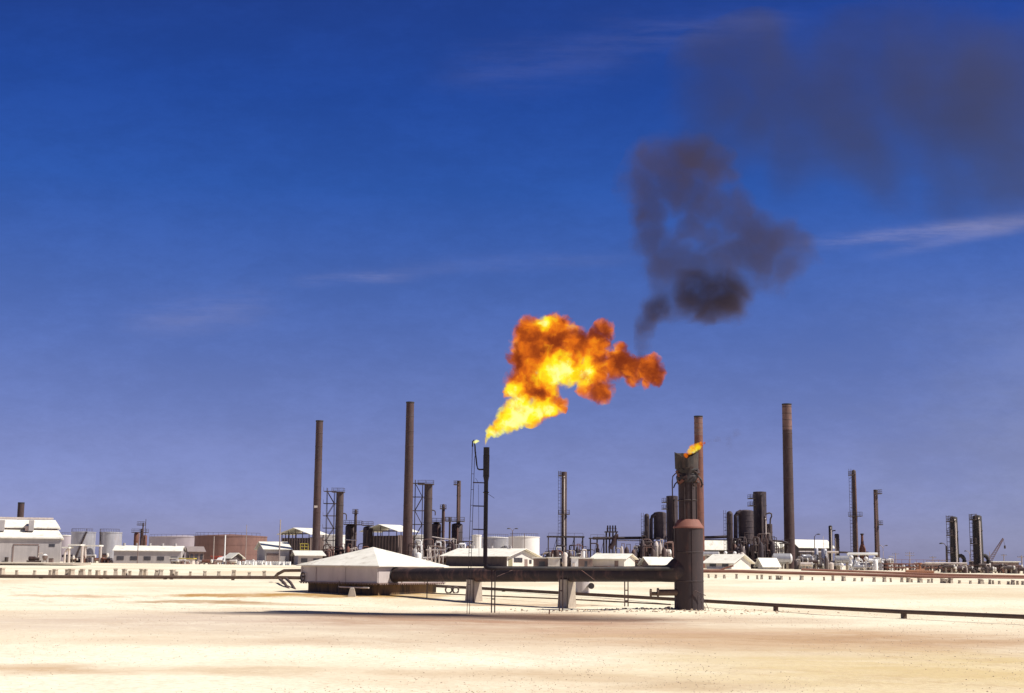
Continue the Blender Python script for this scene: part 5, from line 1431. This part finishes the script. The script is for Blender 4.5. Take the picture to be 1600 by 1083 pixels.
flame('tip_flame', 'small orange flame licking out of the torn burner drum', blobs_px(TB), blobs_px([(1084, 702, 11, 121)]), 1.2, .7, 2.6, 6, .08, .07, .82, .42)


def smoke(name, label, blobs, dark, wsc, wamp, nsc, d0, d1, vox, step, soft=.55, edge=(.0, .5), col=(.16, .13, .15), namp=1.1, grow=1.32, fd=6):
    o = hull(name, blobs, grow, vox); tag(o, label, 'smoke', None, 'stuff')
    m, nt = newmat(name + '_air'); t = NT(nt)
    pos = t.n('ShaderNodeNewGeometry').outputs['Position']
    w = warp(t, warp(t, pos, wsc * 3.5, wamp * .38, 2), wsc, wamp, 2)
    f = field(t, w, blobs, .15)
    nz = t.noise(w, nsc, fd, .68)
    e = t.math('ADD', f, t.math('MULTIPLY', t.math('SUBTRACT', nz, .5), namp))
    d = t.math('MULTIPLY', t.smooth(e, *edge), d0)
    if dark:
        h = field(t, w, dark, .2)
        d = t.math('MULTIPLY', d, t.math('ADD', 1.0, t.math('MULTIPLY', t.smooth(h, 0, .6), d1 / d0)))
    v = t.n('ShaderNodeVolumePrincipled')
    v.inputs['Color'].default_value = (*col, 1); v.inputs['Density Attribute'].default_value = ''
    v.inputs['Anisotropy'].default_value = .2
    t.l(d, v.inputs['Density'])
    out = t.n('ShaderNodeOutputMaterial'); t.l(v.outputs[0], out.inputs['Volume'])
    m.cycles.volume_step_rate = step
    o.data.materials.append(m)
    return o


SB = [(1008, 556, 11, 108.2), (1009, 540, 13, 108.2), (1011, 523, 14, 108.1), (1013, 508, 16, 108), (1016, 492, 19, 108), (1022, 475, 23, 107.5), (1036, 456, 24, 107), (1060, 452, 22, 107), (1086, 458, 28, 106.6), (1110, 474, 28, 106.4), (1138, 466, 30, 106.2), (1156, 440, 26, 106),
      (1040, 412, 32, 106.6), (1085, 415, 34, 106.2), (1022, 375, 30, 106.4), (1130, 405, 34, 106), (1006, 335, 30, 106), (1004, 292, 32, 106), (1026, 258, 34, 105.8), (1066, 248, 38, 105.6), (1105, 268, 34, 105.4), (1132, 280, 20, 105.2),
      (1046, 300, 32, 105.8), (1085, 306, 28, 105.4), (1112, 328, 28, 105), (1142, 350, 30, 105), (1175, 370, 36, 104.6), (1212, 384, 38, 104.2), (1248, 394, 30, 104), (1232, 428, 28, 104), (1190, 414, 34, 104.6),
      (1058, 292, 34, 105.6), (1060, 430, 30, 106.8), (1058, 458, 26, 107), (1052, 385, 28, 106.4), (1110, 372, 26, 105.6), (1150, 322, 22, 105), (1160, 400, 34, 105),
      (1040, 482, 20, 107.2), (1062, 470, 24, 107), (1036, 438, 26, 107), (1078, 352, 24, 105.8), (1110, 440, 30, 106.4), (1066, 400, 26, 106.4)]
SD = [(1085, 452, 46, 106.8), (1112, 474, 46, 106.4), (1142, 460, 46, 106.2), (1022, 480, 34, 107.2)]
smoke('smoke_plume', 'dark brown smoke curling up from the tail of the great flame', blobs_px([(x, y, r * 1.3, Y) for x, y, r, Y in SB]), blobs_px(SD), .17, 3.8, .55, .33, .62, .45, .35, edge=(-.10, .58), namp=1.3, col=(.185, .13, .112))
TBs = [(1095, 200, 75, 104), (1120, 120, 80, 104), (1180, 110, 90, 103.5), (1300, 220, 110, 102), (1150, 235, 60, 103.6), (1215, 275, 60, 103), (1220, 170, 110, 103), (1330, 150, 130, 102), (1450, 140, 150, 101), (1560, 150, 170, 100), (1350, 265, 80, 101), (1460, 280, 80, 100), (1580, 270, 100, 99)]
thin = blobs_px(TBs)
smoke('smoke_veil', 'thin brownish smoke veil drifting across the upper right sky', thin, None, .05, 10, .12, .085, 0, 1.1, .35, edge=(-.2, .8), col=(.10, .085, .06), namp=1.3, grow=1.2, fd=5)
WB = [(1108, 689, 6, 120), (1122, 688, 8, 120), (1138, 684, 10, 119.6), (1152, 678, 9, 119.4), (1140, 694, 8, 119.6)]
smoke('smoke_wisp', 'faint smoke wisp drifting away from the torn burner drum flame', blobs_px(WB), None, .9, 1.2, 1.6, .22, 0, .12, .06, edge=(.1, .6), col=(.14, .11, .12), namp=1.4)

# ------------------------------------------------------------------ light and sky
SUN_EL, SUN_AZ = R(48), R(102)          # azimuth clockwise from the view direction
ts = Vector((math.sin(SUN_AZ) * math.cos(SUN_EL), math.cos(SUN_AZ) * math.cos(SUN_EL), math.sin(SUN_EL)))
sd = bpy.data.lights.new('sun', 'SUN'); sd.energy = 5.0; sd.angle = R(.53); sd.color = (1, .94, .845)
so = bpy.data.objects.new('sun', sd); COL.objects.link(so); so.rotation_euler = ts.to_track_quat('Z', 'Y').to_euler(); so.location = (60, -20, 80)

w = bpy.data.worlds.new('World'); sc.world = w; w.use_nodes = True
nt = w.node_tree; nt.nodes.clear(); t = NT(nt)
sky = t.n('ShaderNodeTexSky', sky_type='NISHITA'); sky.sun_disc = False; sky.sun_elevation = SUN_EL; sky.sun_rotation = SUN_AZ
sky.air_density = 1.0; sky.dust_density = .6; sky.ozone_density = 3.0
vec = t.n('ShaderNodeTexCoord').outputs['Generated']
sep = t.n('ShaderNodeSeparateXYZ'); t.l(vec, sep.inputs[0])
#GRADE  deep, polarised-film blue: the clear-air sky is filtered by height above the horizon
el = t.math('MULTIPLY', t.math('ARCSINE', sep.outputs[2]), 180 / math.pi)
gr = t.ramp(t.math('DIVIDE', el, 40, clamp=True), [(0.0, (0.2476, 0.2512, 0.5069)), (0.05, (0.2195, 0.2189, 0.469)), (0.115, (0.2027, 0.1897, 0.3703)), (0.18, (0.1744, 0.1762, 0.3453)), (0.275, (0.1225, 0.161, 0.3473)), (0.37, (0.0675, 0.1391, 0.3536)), (0.465, (0.0487, 0.113, 0.3277)), (0.545, (0.051, 0.1025, 0.301)), (0.72, (0.03, 0.07, 0.19)), (1.0, (0.15, 0.135, 0.14))])
col = t.vmath('MULTIPLY', t.vmath('MULTIPLY', sky.outputs[0], gr).outputs[0], (2, 2, 2)).outputs[0]
# thin high cirrus streaks
uu = t.math('DIVIDE', sep.outputs[0], t.math('MAXIMUM', sep.outputs[1], .05)); vv = t.math('DIVIDE', sep.outputs[2], t.math('MAXIMUM', sep.outputs[1], .05))
cmb = t.n('ShaderNodeCombineXYZ'); t.l(uu, cmb.inputs[0]); t.l(vv, cmb.inputs[1])
wn = t.noise(t.scale(cmb.outputs[0], (9, 26, 1)), 1.0, 6, .65)
cl = None
for (x0, y0, x1, y1, hw, amt) in ((1275, 379, 1640, 340, 11, .36), (1380, 396, 1600, 352, 9, .16), (200, 500, 420, 480, 26, .13), (470, 440, 640, 432, 9, .17), (560, 425, 1000, 400, 13, .055), (960, 60, 1250, 30, 26, .07), (700, 120, 1000, 70, 40, .05)):
    d0, d1 = ray(x0, y0), ray(x1, y1); A0 = Vector((d0.x / d0.y, d0.z / d0.y)); A1 = Vector((d1.x / d1.y, d1.z / d1.y)); dv = A1 - A0; L = dv.length; dv.normalize()
    du = t.math('SUBTRACT', uu, (A0.x + A1.x) / 2); dw = t.math('SUBTRACT', vv, (A0.y + A1.y) / 2)
    al = t.math('ADD', t.math('MULTIPLY', du, dv.x), t.math('MULTIPLY', dw, dv.y))
    ac = t.math('ADD', t.math('MULTIPLY', du, -dv.y), t.math('MULTIPLY', dw, dv.x))
    ac = t.math('ADD', ac, t.math('MULTIPLY', t.math('SUBTRACT', wn, .5), hw / F * 2.2))
    q = t.math('ADD', t.math('POWER', t.math('ABSOLUTE', t.math('DIVIDE', al, L * .5)), 4.0), t.math('POWER', t.math('ABSOLUTE', t.math('DIVIDE', ac, hw / F)), 2.0))
    g_ = t.math('MULTIPLY', t.math('EXPONENT', t.math('MULTIPLY', q, -1.0)), amt)
    cl = g_ if cl is None else t.math('ADD', cl, g_)
fw = t.noise(t.scale(cmb.outputs[0], (7, 60, 1)), 1.0, 7, .7)
cl = t.math('MULTIPLY', cl, t.smooth(fw, .30, .68), clamp=True)
cl = t.math('MULTIPLY', cl, t.math('GREATER_THAN', sep.outputs[1], .05))
# brownish murk low in the sky towards the drifting smoke, and a faint mottling of high haze
mk = t.math('MULTIPLY', t.smooth(t.math('ADD', uu, t.math('MULTIPLY', wn, .25)), .30, .62), t.smooth(vv, .26, .06))
mk = t.math('MULTIPLY', mk, t.math('GREATER_THAN', sep.outputs[1], .05))
col = t.mix(t.math('MULTIPLY', mk, .55), col, (2.1, 2.3, 3.4))
mo = t.noise(t.scale(cmb.outputs[0], (5, 11, 1)), 1.0, 9, .78)
hb = t.smooth(mo, .38, .66, .94, 1.08)
col = t.vmath('MULTIPLY', col, t.ramp(t.math('MULTIPLY', hb, .5), [(0, (0, 0, 0)), (1, (2, 2, 2))])).outputs[0]
col = t.mix(cl, col, (3.9, 3.6, 5.1))
#ENDGRADE
bg = t.n('ShaderNodeBackground'); t.l(col, bg.inputs['Color']); bg.inputs['Strength'].default_value = .1
out = t.n('ShaderNodeOutputWorld'); t.l(bg.outputs[0], out.inputs['Surface'])

vs = sc.view_settings
sc.display_settings.display_device = 'sRGB'
vs.view_transform = 'Standard'; vs.look = 'None'; vs.exposure = 0.30; vs.gamma = 1; vs.use_curve_mapping = False
cy = sc.cycles
cy.max_bounces = 6; cy.diffuse_bounces = 3; cy.glossy_bounces = 2; cy.transmission_bounces = 2; cy.volume_bounces = 1; cy.transparent_max_bounces = 16
cy.volume_max_steps = 512; cy.use_denoising = True
cy.sample_clamp_indirect = 6
